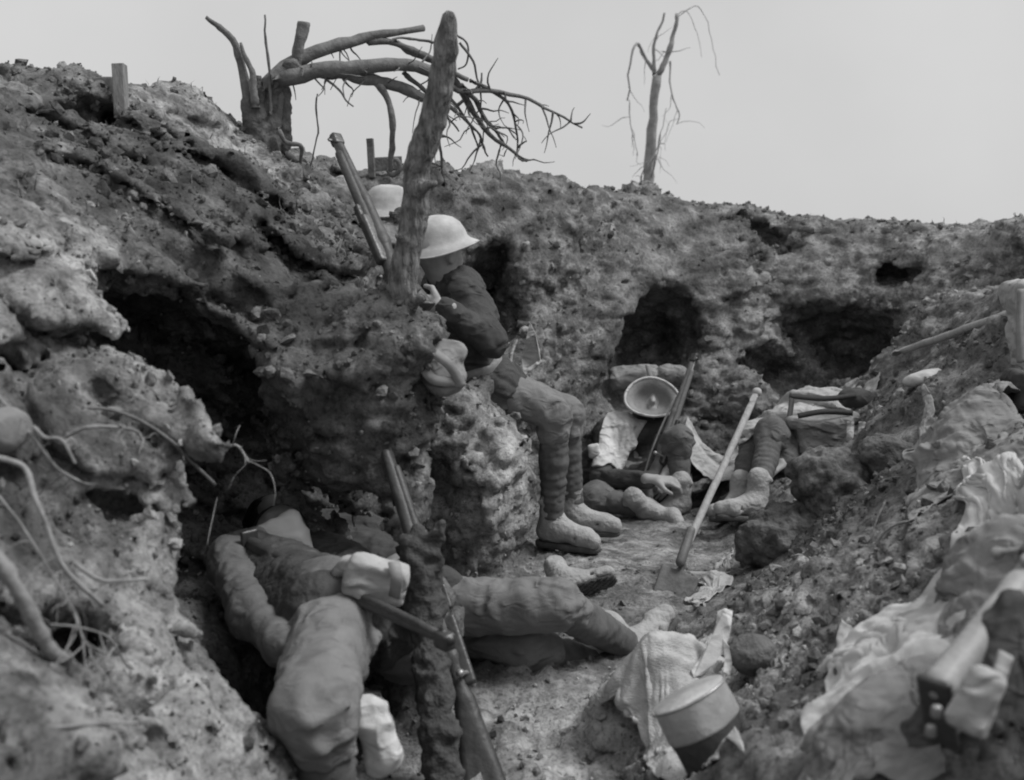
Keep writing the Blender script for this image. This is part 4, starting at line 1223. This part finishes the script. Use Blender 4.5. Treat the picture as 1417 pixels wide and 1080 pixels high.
# kit hanging on the post in front of the seated man
bundle("webbing_pack", "bulging webbing pack with loose straps hung beside the tall post", "pack",
    [('e',613,522,2.94,.062,.055,.050,-12), ('e',606,496,2.95,.058,.05,.036,-16), ('c',(580,474,2.95),(634,486,2.95),.018,.022)], M_CANVAS2, .020, .0065, .005, 14, 4,
    straps=[[(572,470,2.88),(596,486,2.875),(622,506,2.875),(640,536,2.89)], [(580,500,2.89),(600,525,2.87),(634,528,2.89)], [(560,505,2.98),(575,535,2.97),(596,572,3.0),(612,566,3.0)]])
tc_ = thing("torn_cloth", "white torn scrap on forked twigs behind the knees of the seated soldier", "torn cloth", P(725, 528, 4.72))
def sliver(name, pts, th, m, parent):
    pts = [np.asarray(q, float) for q in pts]; n = len(pts)
    off = np.array([.2, 1, .1]) * th
    vs = pts + [q + off for q in pts]
    fs = [tuple(range(n)), tuple(range(2 * n - 1, n - 1, -1))] + [(i, (i + 1) % n + 0, (i + 1) % n + n, i + n) for i in range(n)]
    return link(name, poly_mesh(name, vs, fs, m, False), parent)
sliver("scrap", PT((733,446,4.80),(741,462,4.78),(746,484,4.81),(748,500,4.77),(736,506,4.79),(724,516,4.75),(722,496,4.80),(728,470,4.78)), .006, M_CANVAS, tc_)
tube("twig", PT((717,464,4.76),(708,490,4.74),(703,522,4.72)), .007, .009, M_CANVAS, tc_, 8, 6, .003, 5)
tube("twig", PT((750,500,4.76),(732,512,4.74),(712,532,4.72)), .009, .013, M_CANVAS, tc_, 8, 6, .003, 6)
# kit of the man at the far wall
hroot = thing("upturned_helmet", "steel helmet upturned over the face of the soldier at the far wall", "helmet", P(902, 558, 5.36))
ho, ring = helmet(hroot, P(902, 555, 5.46), (-.10, .70, -.70), (.9, .15, .1), .094, loc_name="shell", dz=.72)
vs, fs = tube_arrays(ring, .007, 6, closed=True); link("rim", poly_mesh("rim", vs, fs, M_PAPER), ho)
bundle("kit_roll", "rolled bundles lying in the recess above the upturned helmet", "bundle",
    [('c',(855,528,5.75),(898,522,5.75),.050,.046), ('c',(922,520,5.75),(940,518,5.75),.055,.045), ('c',(850,515,5.8),(905,512,5.8),.03,.03)], M_CANVAS2, .015, .010, .008, 14, 7,
    straps=[[(896,505,5.7),(900,525,5.68),(897,545,5.72)]])
bundle("white_bag", "small white tin box by the elbow of the soldier at the far wall", "tin box", [('b',822,624,5.28,.030,.02,.034,10)], M_PAPER, .01, .008, .003, 20, 9)
# what lies on the man of the right bank
pk = bundle("pack", "square pack with dark straps on the chest of the soldier on the right bank", "pack",
    [('b',1138,600,5.0,.125,.07,.075,4), ('c',(1095,585,4.98),(1180,578,5.0),.03,.03)], M_CANVAS2, .02, .010, .007, 12, 11,
    straps=[[(1092,548,5.12),(1140,552,5.08),(1185,548,5.12)], [(1096,552,5.1),(1092,590,4.98),(1096,630,4.96)], [(1104,576,4.95),(1140,570,4.93),(1180,572,4.95)]], strap_m=mat("dark_strap", .03, .05, 30, .7, .3, 200))
for x in (1177, 1193):
    o = tube("cylinder_tin", PT((x, 584, 4.66), (x - 1, 611, 4.64)), .015, .015, M_PAPER, None, 4, 12)
    tag(o, "bright metal tube, the %s of a pair beside the pack" % ("left one" if x < 1180 else "right one"), "metal tube", "pair of bright tubes")
bundle("cap", "dark woollen cap lying above the pack on the right bank", "cap", [('e',1186,552,5.2,.090,.07,.055,-6), ('c',(1200,556,5.18),(1222,590,5.15),.03,.02)], M_TUNIC, .02, .009, .006, 14, 12)
wsr = thing("torn_cloth", "torn white cloth strip standing up behind the mess tin", "torn cloth", P(990, 890, 2.48))
sliver("strip", PT((993,848,2.52),(1003,843,2.52),(1014,847,2.53),(1011,874,2.50),(1004,896,2.48),(990,918,2.46),(972,934,2.45),(960,938,2.44),(957,928,2.45),(972,908,2.48),(984,884,2.49),(991,866,2.51)), .005, M_PAPER, wsr)
sliver("strip", PT((1000,884,2.49),(1009,896,2.47),(1013,918,2.45),(1010,934,2.44),(1001,930,2.44),(1003,910,2.46)), .004, M_PAPER, wsr)
mt = thing("mess_tin", "round mess tin with pale lid tilted in the foreground", "mess tin", P(965, 1000, 2.1))
def oval_pot(name, c, u, f, rx, ry, h, m, parent, bulge=0.0, lid=True, n=40):
    u = nrm(u); f = nrm(np.asarray(f) - u * (np.asarray(f) @ u)); s = np.cross(f, u)
    prof = [(0, 0), (.90, 0), (.97, .03), (1, .10), (1, .85), (1.03, .90), (1.03, .97), (.99, 1.0), (.90, 1.03), (.6, 1.07), (0, 1.09)] if lid else [(0, 0), (.9, 0), (1, .06), (1, .97), (1.03, 1.0), (.98, 1.0), (.95, .95), (.95, .12), (0, .1)]
    vs, fs = [], []
    for (r, z) in prof:
        for j in range(n):
            a = 2 * math.pi * j / n
            vs.append(np.asarray(c) + s * rx * r * math.cos(a) + f * ry * r * math.sin(a) + u * z * h)
    for i in range(len(prof) - 1):
        for j in range(n): fs.append((i * n + j, i * n + (j + 1) % n, (i + 1) * n + (j + 1) % n, (i + 1) * n + j))
    vs = np.array(vs); vs += .0015 * np.stack([vnoise(vs, 22, 1), vnoise(vs, 22, 2), vnoise(vs, 22, 3)], 1)
    o = link(name, poly_mesh(name, vs, fs, m), parent); return o
uu = np.array([-.45, .20, .86]); c0 = P(1004, 1062, 2.05)
M_TINLID = mat("tin_lid", .36, .70, 9, .42, .35, 40, spec=.6, metal=.35)
M_TINDARK = mat("sooty_tin", .035, .07, 16, .6, .3, 60)
oval_pot("pot", c0 - nrm(uu) * .07, uu, (.3, -.9, 0), .075, .061, .17, M_TINDARK, mt)
lid = oval_pot("lid", c0 + nrm(uu) * .085, uu, (.3, -.9, 0), .080, .066, .075, M_TINLID, mt)
c1 = c0 + nrm(uu) * .10
lid_c = c0 + nrm(uu) * .085; u_ = nrm(uu); rf = nrm(np.array([.3, -.9, 0]) - u_ * (np.array([.3, -.9, 0]) @ u_)); rs = np.cross(rf, u_)
ring = [lid_c + nrm(uu) * .073 + rs * .0815 * math.cos(a_) + rf * .0675 * math.sin(a_) for a_ in np.linspace(0, 2 * math.pi, 40, endpoint=False)]
vs, fs = tube_arrays(ring, .0035, 6, closed=True); link("rim", poly_mesh("rim", vs, fs, M_METAL), lid)
tube("handle", [c1 + np.array([.08, -.02, .0]), c1 + np.array([.10, -.05, -.02]), c1 + np.array([.05, -.085, -.05]), c1 + np.array([-.01, -.08, -.05])], .0035, .0035, M_METAL, mt, 16, 6)
bundle("pouch", "pale flat pouch lying beside the butt of the large blurred rifle", "pouch",
    [('b',1350,968,1.33,.023,.013,.043,-24)], M_CANVAS, .004, .004, .003, 22, 20)
wb = thing("webbing", "narrow pale strap with two small buckles below the large blurred rifle", "webbing", P(1310, 960, 1.5))
ribbon("strap", PT((1392,905,1.36),(1380,945,1.34),(1366,985,1.33),(1352,1020,1.33)), .010, .003, M_CANVAS, wb)
for q in ((1296,985),(1288,1012)):
    bb_ = Blob(.003); bb_.box(P(*q, 1.34), (.007, .006, .009), rad=.004); blob_obj("buckle", bb_, .003, M_METAL, wb)
gp = G(1408, 520); gd = G(1405, 556)
kp, kd = gp[1] / 2.7, gd[1] / 2.6
bundle("pale_pack", "pale full pack standing at the right edge on the rim", "pack",
    [('b',1440,450,gp[1],.058*kp,.06*kp,.105*kp,6), ('b',1437,408,gp[1],.062*kp,.064*kp,.03*kp,6)], M_CANVAS, .03, .010, .013, 11, 22, straps=[[(1413,400,gp[1]-.09*kp),(1411,450,gp[1]-.09*kp),(1413,502,gp[1]-.09*kp)]])
bundle("dark_bag", "dark bag under the pale pack at the right edge", "bag", [('b',1426,542,gd[1],.055*kd,.055*kd,.045*kd,-8)], M_TUNIC, .02, .010, .007, 12, 23)

# clods and stones one can tell apart
def clod(label, px, py, Y, r, m, seed, tilt=0, name="earth_clod", cat="clod", group="large clods of earth"):
    c = P(px, py, Y)
    B = Blob(.03); rng = np.random.RandomState(seed)
    t = R(tilt); M = np.array([[math.cos(t), 0, math.sin(t)], [0, 1, 0], [-math.sin(t), 0, math.cos(t)]])
    B.ell(c, r, M)
    for k in range(7):
        d = nrm(rng.normal(size=3)); B.ell(c + d * np.array(r) * .62, np.array(r) * rng.uniform(.30, .5), M)
    v, f = B.mesh(max(.007, min(r) * .06))
    n = vert_normals(v, f); w, cc = worley(v, 13, seed)
    v = v + n * (.030 * (.5 - w) + .016 * vnoise(v, 22, seed) + .008 * vnoise(v, 50, seed))[:, None] * (min(r) / .1)
    me = np_mesh(name, v, f, True, m)
    if m is EARTH:
        earth_attrs(me, v, .1, .45)
    return tag(link(name, me), label, cat, group)
M_CLOD = mat("damp_clod", .06, .16, 14, 1.0, .9, 50, bdist=.02)
clod("big dark clod with a hollow shaded face beside the spade", 1088, 748, 3.86, (.165, .14, .13), M_CLOD, 1)
clod("broad crumbling clod above the big dark clod", 1165, 672, 3.90, (.20, .15, .12), EARTH, 2, -15)
clod("rounded clod with a pale top beside the pack", 1228, 632, 3.85, (.105, .10, .085), M_CLOD, 3, -10)
clod("long clod wedged under the grey jacket", 1205, 728, 3.5, (.10, .09, .05), EARTH, 4, -25)
clod("pale stone poking from the bank at the left edge", 6, 592, 1.83, (.034, .04, .028), mat("grey_stone", .13, .25, 12, .9, .5, 50), 5, 0, "stone", "stone", "pale stones")
clod("pale rounded stone on the rim left of the leaning log", 470, 260, 4.75, (.055, .06, .04), mat("chalk_stone", .32, .48, 12, .9, .5, 50), 6, 0, "stone", "stone", "pale stones")
clod("white flat slab half buried in the right bank below the slim pole", 1288, 522, 4.35, (.085, .05, .030), bpy.data.materials["chalk_stone"], 7, 15, "stone", "stone", "pale stones")
gb = G(800, 818); lb = thing("boot", "worn boot lying on the floor below the boots of the seated soldier", "boot", gb)
boot(lb, gb + np.array([-.05, .02, .035]), gb + np.array([.12, -.06, .02]), (-.25, .75, .30), .85, 77)
clod("small clod beside the sandbag strip", 1035, 905, 2.5, (.05, .05, .035), M_CLOD, 9, 0)
# ------------------------------------------------------------------ thrown down cloth: small cloth relaxation on the height of what lies below
def height_map(objs, lo, hi, h=.014):
    nx, ny = int((hi[0] - lo[0]) / h) + 1, int((hi[1] - lo[1]) / h) + 1
    Hm = np.full((nx, ny), -9.0)
    def put(v):
        m = (v[:, 0] > lo[0]) & (v[:, 0] < hi[0]) & (v[:, 1] > lo[1]) & (v[:, 1] < hi[1])
        v = v[m]
        np.maximum.at(Hm, (((v[:, 0] - lo[0]) / h).astype(int), ((v[:, 1] - lo[1]) / h).astype(int)), v[:, 2])
    put(TV)
    for o in objs:
        n = len(o.data.vertices); v = np.empty(n * 3, np.float32); o.data.vertices.foreach_get('co', v); put(v.reshape(-1, 3).astype(float))
    for _ in range(6):
        bad = Hm < -5
        if not bad.any(): break
        q = np.pad(Hm, 1, constant_values=-9.0)
        nb = np.max([q[:-2, 1:-1], q[2:, 1:-1], q[1:-1, :-2], q[1:-1, 2:]], axis=0)
        Hm = np.where(bad, nb, Hm)
    q = np.pad(Hm, 1, mode='edge')
    return (Hm * 2 + q[:-2, 1:-1] + q[2:, 1:-1] + q[1:-1, :-2] + q[1:-1, 2:]) / 6, h

def drape(name, label, cat, corners, m, nu=46, nv=40, slack=1.18, seed=0, lumps=(), on=(), steps=70, lift=.07, rag=.10, thick=.003, group=None, noise=.02, crease=.006):
    rng = np.random.RandomState(seed)
    c = [np.asarray(q, float) for q in corners]
    u = np.linspace(0, 1, nu)[:, None]; v = np.linspace(0, 1, nv)[None, :]
    # a ragged outline instead of a clean quad
    eu = rag * vnoise(np.stack([np.zeros(nv), np.linspace(0, 4, nv), np.full(nv, seed * 1.3)], 1), 1, seed); ev = rag * vnoise(np.stack([np.linspace(0, 4, nu), np.zeros(nu), np.full(nu, seed * 2.1)], 1), 1, seed)
    U = np.clip(u + eu[None, :] * (1 - 2 * u), -.2, 1.2); Vv = v + ev[:, None] * (1 - 2 * v)
    X = sum(w[..., None] * q for w, q in zip([(1 - U) * (1 - Vv), U * (1 - Vv), U * Vv, (1 - U) * Vv], c))
    lo = X.reshape(-1, 3).min(0) - .15; hi = X.reshape(-1, 3).max(0) + .15
    Hm, h = height_map(on, lo, hi)
    gx = lo[0] + h * (np.arange(Hm.shape[0]) + .5); gy = lo[1] + h * (np.arange(Hm.shape[1]) + .5)
    for (p, r, hh) in lumps:
        d2 = (gx[:, None] - p[0]) ** 2 + (gy[None, :] - p[1]) ** 2
        Hm = Hm + hh * np.exp(-d2 / r ** 2)
    def hgt(x, y):
        i = np.clip((x - lo[0]) / h - .5, 0, Hm.shape[0] - 1.001); j = np.clip((y - lo[1]) / h - .5, 0, Hm.shape[1] - 1.001)
        a, b = i.astype(int), j.astype(int); fi, fj = i - a, j - b
        return Hm[a, b] * (1 - fi) * (1 - fj) + Hm[a + 1, b] * fi * (1 - fj) + Hm[a, b + 1] * (1 - fi) * fj + Hm[a + 1, b + 1] * fi * fj
    cons = []
    S = slice
    def con(s1, s2, k):
        L = np.linalg.norm(X[s1] - X[s2], axis=-1) * slack
        cons.append((s1, s2, L, k))
    for o in (0, 1):
        e = nu - 1 - ((nu - 1 - o) % 2); con((S(o, nu - 1, 2), S(None)), (S(o + 1, nu, 2), S(None)), .9) if len(range(o, nu - 1, 2)) == len(range(o + 1, nu, 2)) else None
        con((S(None), S(o, nv - 1, 2)), (S(None), S(o + 1, nv, 2)), .9) if len(range(o, nv - 1, 2)) == len(range(o + 1, nv, 2)) else None
        con((S(o, nu - 1, 2), S(0, nv - 1)), (S(o + 1, nu, 2), S(1, nv)), .4); con((S(o, nu - 1, 2), S(1, nv)), (S(o + 1, nu, 2), S(0, nv - 1)), .4)
    con((S(0, nu - 3), S(None)), (S(3, nu), S(None)), .06); con((S(None), S(0, nv - 3)), (S(None), S(3, nv)), .06)
    base = hgt(X[..., 0], X[..., 1])
    X[..., 2] = np.maximum(X[..., 2], base) + lift
    pts = X.reshape(-1, 3)
    X[..., 2] += (noise * (vnoise(pts, 9, seed + 1) + .7 * vnoise(pts, 18, seed + 2))).reshape(nu, nv)
    X[..., :2] += (noise * .5 * np.stack([vnoise(pts, 12, seed + 3), vnoise(pts, 12, seed + 4)], 1)).reshape(nu, nv, 2)
    Vl = np.zeros_like(X)
    for st in range(steps):
        Vl[..., 2] -= 9.8 * .012
        Vl *= .93
        X0 = X.copy(); X = X + Vl * .012
        for it in range(7):
            for (s1, s2, L, k) in cons:
                d = X[s2] - X[s1]; l = np.linalg.norm(d, axis=-1)
                cf = (k * .5 * (l - L) / (l + 1e-9))[..., None] * d
                X[s1] += cf; X[s2] -= cf
            hh = hgt(X[..., 0], X[..., 1]) + .004
            hit = X[..., 2] < hh
            X[..., 2] = np.where(hit, hh, X[..., 2])
            X[..., :2] = np.where(hit[..., None], X0[..., :2] * .5 + X[..., :2] * .5, X[..., :2])
        Vl = (X - X0) / .012
        sp_ = np.linalg.norm(Vl, axis=-1, keepdims=True); Vl *= np.minimum(1, 2.0 / (sp_ + 1e-9))
    # refine once, then give it two sides
    def up2(A):
        B = np.empty((A.shape[0] * 2 - 1,) + A.shape[1:]); B[::2] = A
        p = np.concatenate([2 * A[:1] - A[1:2], A, 2 * A[-1:] - A[-2:-1]])
        B[1::2] = (-p[:-3] + 9 * p[1:-2] + 9 * p[2:-1] - p[3:]) / 16
        return B
    X = up2(X); X = np.swapaxes(up2(np.swapaxes(X, 0, 1)), 0, 1)
    nu, nv = X.shape[:2]
    idx = np.arange(nu * nv).reshape(nu, nv)
    f = np.stack([idx[:-1, :-1], idx[1:, :-1], idx[1:, 1:], idx[:-1, 1:]], -1).reshape(-1, 4)
    v = X.reshape(-1, 3); n = vert_normals(v, f)
    if n[:, 2].mean() < 0: f = f[:, ::-1]; n = -n
    wv = v + .03 * np.stack([vnoise(v, 5, seed + 21), vnoise(v, 5, seed + 22), vnoise(v, 5, seed + 23)], 1)
    an = np.array([math.cos(seed), math.sin(seed), .3]); wv = wv + an * ((wv @ an) * 1.2)[:, None]
    v = v + n * (crease * ((1 - 2.4 * np.abs(vnoise(wv, 11, seed + 24))) + .5 * (1 - 2.4 * np.abs(vnoise(wv, 23, seed + 25))) + .3 * vnoise(wv, 45, seed + 26)))[:, None]
    n = vert_normals(v, f)
    n0 = nu * nv
    bd = np.concatenate([idx[:, 0], idx[-1, 1:], idx[-2::-1, -1], idx[0, -2:0:-1]])
    rim = np.stack([bd, np.roll(bd, -1), np.roll(bd, -1) + n0, bd + n0], 1)
    vv = np.concatenate([v + n * thick / 2, v - n * thick / 2]); ff = np.concatenate([f, f[:, ::-1] + n0, rim])
    return tag(link(name, np_mesh(name, vv, ff, True, m)), label, cat, group)

def GQ(*q): return [G(*a) for a in q]
def kids(o):
    out = [] if o.type != 'MESH' else [o]
    for ch in o.children: out += kids(ch)
    return out

drape("greatcoat", "pale greatcoat thrown over the soldier lying on the right bank", "coat",
    [P(1030,612,4.98), P(1060,560,5.45), P(1225,525,5.75), P(1200,572,5.18)], M_CANVAS, 60, 40, 1.22, 1, on=kids(pf), lumps=[(P(1120,560,5.4), .10, .05)])
drape("ground_sheet", "pale ground sheet spread between the two soldiers at the far wall", "sheet",
    [P(944,612,5.30), P(944,575,5.75), P(1045,560,5.70), P(1062,590,5.25)], M_CANVAS, 40, 34, 1.15, 2, on=kids(pe), lumps=[(P(985,585,5.5), .14, .12)])
drape("pale_cloth", "pale cloth spread on the shoulder beside the upturned helmet", "cloth",
    [P(818,592,5.22), P(848,560,5.50), P(892,570,5.45), P(866,612,5.16)], M_PAPER, 30, 26, 1.12, 13, on=kids(pe), crease=.002, thick=.012)
M_SHEET = mat("soiled_sheet", .36, .58, 7, .95, .4, 260, bdist=.003)
drape("tarpaulin", "wide pale tarpaulin lying over the right bank in the foreground", "tarpaulin",
    GQ((1120,1010), (1165,870), (1320,800), (1310,960)), M_SHEET, 64, 56, 1.10, 4, lumps=[(G(1240,880), .12, .05), (G(1200,940), .07, .03)])
drape("blanket", "rumpled grey blanket below the pale tarpaulin", "blanket",
    GQ((1090,1130), (1135,1000), (1310,955), (1300,1090)), M_CANVAS2, 60, 50, 1.18, 5, lumps=[(G(1200,1020), .07, .08), (G(1265,1000), .05, .06), (G(1160,1060), .05, .05)])
drape("white_linen", "pale linen spilling over the bank at the right edge", "linen",
    GQ((1325,760), (1335,635), (1460,580), (1480,760)), M_SHEET, 56, 50, 1.13, 6, lumps=[(G(1395,680), .11, .08), (G(1410,620), .09, .07)])
drape("grey_sack", "flattened grey sack between the tarpaulin and the pale linen", "sack",
    GQ((1290,890), (1320,760), (1450,700), (1480,860)), M_CANVAS2, 56, 50, 1.16, 7, lumps=[(G(1350,800), .09, .05), (G(1400,790), .08, .05)])
drape("jacket", "grey jacket flung over the right bank below the rim", "jacket",
    GQ((1255,700), (1280,575), (1400,520), (1425,650)), M_CANVAS2, 56, 50, 1.16, 8, lumps=[(G(1325,610), .13, .09), (G(1380,580), .12, .09)])
drape("dark_coat", "dark greatcoat heaped at the lower right corner", "coat",
    GQ((1225,1120), (1290,1020), (1440,930), (1490,1120)), M_TUNIC, 64, 56, 1.16, 9, lumps=[(G(1330,1040), .09, .10), (G(1400,1000), .08, .09)])
drape("sack", "pale sack slumped on the floor right of the outstretched feet", "sack",
    [G(832,1040), G(846,930), G(985,880), G(1020,1010)], M_CLOTHPALE, 64, 60, 1.06, 11, lumps=[(G(905,985), .11, .12), (G(945,950), .10, .09), (G(880,1000), .08, .05)], rag=.05, lift=.16, crease=.0045, steps=90)
drape("rag", "crumpled white rag on the floor beside the hand tool", "rag",
    GQ((948,838), (975,790), (1018,755), (1000,812)), M_CANVAS, 34, 30, 1.12, 10, rag=.25, lumps=[(G(985,800), .04, .05)])
# ------------------------------------------------------------------ loose crumbs of earth, too many to count
def crumbs(n=37000, seed=5):
    rng = np.random.RandomState(seed)
    c = TV[TF].mean(1)
    e1 = TV[TF[:, 2]] - TV[TF[:, 0]]; e2 = TV[TF[:, 3]] - TV[TF[:, 1]]
    fn = np.cross(e1, e2); area = np.linalg.norm(fn, axis=1) * .5
    fn = fn / (np.linalg.norm(fn, axis=1, keepdims=True) + 1e-12)
    rel = c - CAM[None, :]
    dist = np.linalg.norm(rel, axis=1)
    inview = (np.abs(rel[:, 0]) < .56 * rel[:, 1] + .15) & (rel[:, 1] > 1.0)
    patch = np.clip(vnoise(c, 1.9, 61) * 1.0 + vnoise(c, 6, 62) * .8 + .7, .06, 2.2)
    floor_ = (c[:, 2] < .16) & (fn[:, 2] > .6)
    up = np.clip(fn[:, 2] * .8 + .55, .12, 1.2) * np.where(floor_, .45, 1.0) * np.where((c[:, 0] < -.2) & (c[:, 1] < 2.6), .45, 1.0)
    w = area / np.maximum(dist, 1.2) ** 1.7 * inview * patch * up
    pick = rng.choice(len(w), n, p=w / w.sum())
    pos = c[pick] + fn[pick] * 0 ; nn = fn[pick]
    j = rng.normal(size=(n, 3)) * .008; pos = pos + j - nn * (j * nn).sum(1, keepdims=True)
    d = dist[pick]
    fl = np.where(floor_[pick], .7, 1.0)
    size = fl * np.minimum(.0032 * rng.pareto(2.1, n) + .0025, .020) * np.clip(d / 2.6, .7, 1.25)
    pos = pos + nn * (size * rng.uniform(-.1, .5, n))[:, None]
    p = (1 + 5 ** .5) / 2
    iv = np.array([(-1,p,0),(1,p,0),(-1,-p,0),(1,-p,0),(0,-1,p),(0,1,p),(0,-1,-p),(0,1,-p),(p,0,-1),(p,0,1),(-p,0,-1),(-p,0,1)]) / 1.9
    itf = np.array([(0,11,5),(0,5,1),(0,1,7),(0,7,10),(0,10,11),(1,5,9),(5,11,4),(11,10,2),(10,7,6),(7,1,8),(3,9,4),(3,4,2),(3,2,6),(3,6,8),(3,8,9),(4,9,5),(2,4,11),(6,2,10),(8,6,7),(9,8,1)])
    V_ = iv[None] * (1 + rng.uniform(-.38, .38, (n, 12, 1)))
    q = rng.normal(size=(n, 4)); q /= np.linalg.norm(q, axis=1, keepdims=True)
    a, b, cc, dd = q.T
    Rm = np.stack([np.stack([1-2*(cc*cc+dd*dd), 2*(b*cc-a*dd), 2*(b*dd+a*cc)], 1), np.stack([2*(b*cc+a*dd), 1-2*(b*b+dd*dd), 2*(cc*dd-a*b)], 1), np.stack([2*(b*dd-a*cc), 2*(cc*dd+a*b), 1-2*(b*b+cc*cc)], 1)], 1)
    V_ = V_ * np.stack([np.ones(n), rng.uniform(.6, 1.1, n), rng.uniform(.45, .9, n)], 1)[:, None, :]
    V_ = np.einsum('nij,nkj->nki', Rm, V_) * size[:, None, None] + pos[:, None, :]
    F_ = itf[None] + (np.arange(n) * 12)[:, None, None]
    me = np_mesh("earth_crumbs", V_.reshape(-1, 3), F_.reshape(-1, 3), False, EARTH)
    ch = np.repeat(chalk_amount(pos) + rng.normal(size=n) * .22, 12)
    earth_attrs(me, np.zeros((n * 12, 3)), ch, np.repeat(damp_shade_amount(pos) + rng.normal(size=n) * .2, 12))
    o = tag(link("earth_crumbs", me), "loose crumbs of earth scattered over walls and floor", None, None, "stuff")
crumbs()

# dry stubble along the rims
def stubble(n=900, seed=8):
    rng = np.random.RandomState(seed)
    m = (TN[:, 2] > .45) & (TV[:, 2] > 1.15) & (TV[:, 1] > 2.5) & (np.abs(TV[:, 0]) < .56 * TV[:, 1])
    idx = np.nonzero(m)[0]; pk = vnoise(TV[idx], 3.0, 91); idx = idx[pk > .1]
    idx = rng.choice(idx, n)
    vs, fs = [], []
    for i in idx:
        p = TV[i] - TN[i] * .005; d = nrm(np.array([rng.normal() * .5, rng.normal() * .5, 1.0])); L = rng.uniform(.015, .06); w = rng.uniform(.0012, .0028)
        s = nrm(np.cross(d, rng.normal(size=3))); b = p + d * L * .6; t = p + nrm(d + np.array([rng.normal() * .5, rng.normal() * .5, -.2])) * L
        k = len(vs); vs += [p - s * w, p + s * w, b + s * w * .7, b - s * w * .7, t]
        fs += [(k, k + 1, k + 2, k + 3), (k + 3, k + 2, k + 4)]
    me = bpy.data.meshes.new("dry_stubble"); me.from_pydata([tuple(map(float, v)) for v in vs], [], fs); me.materials.append(M_DRYWOOD); me.update()
    tag(link("dry_stubble", me), "dry stubble along the crest of the trench", None, None, "stuff")
stubble()
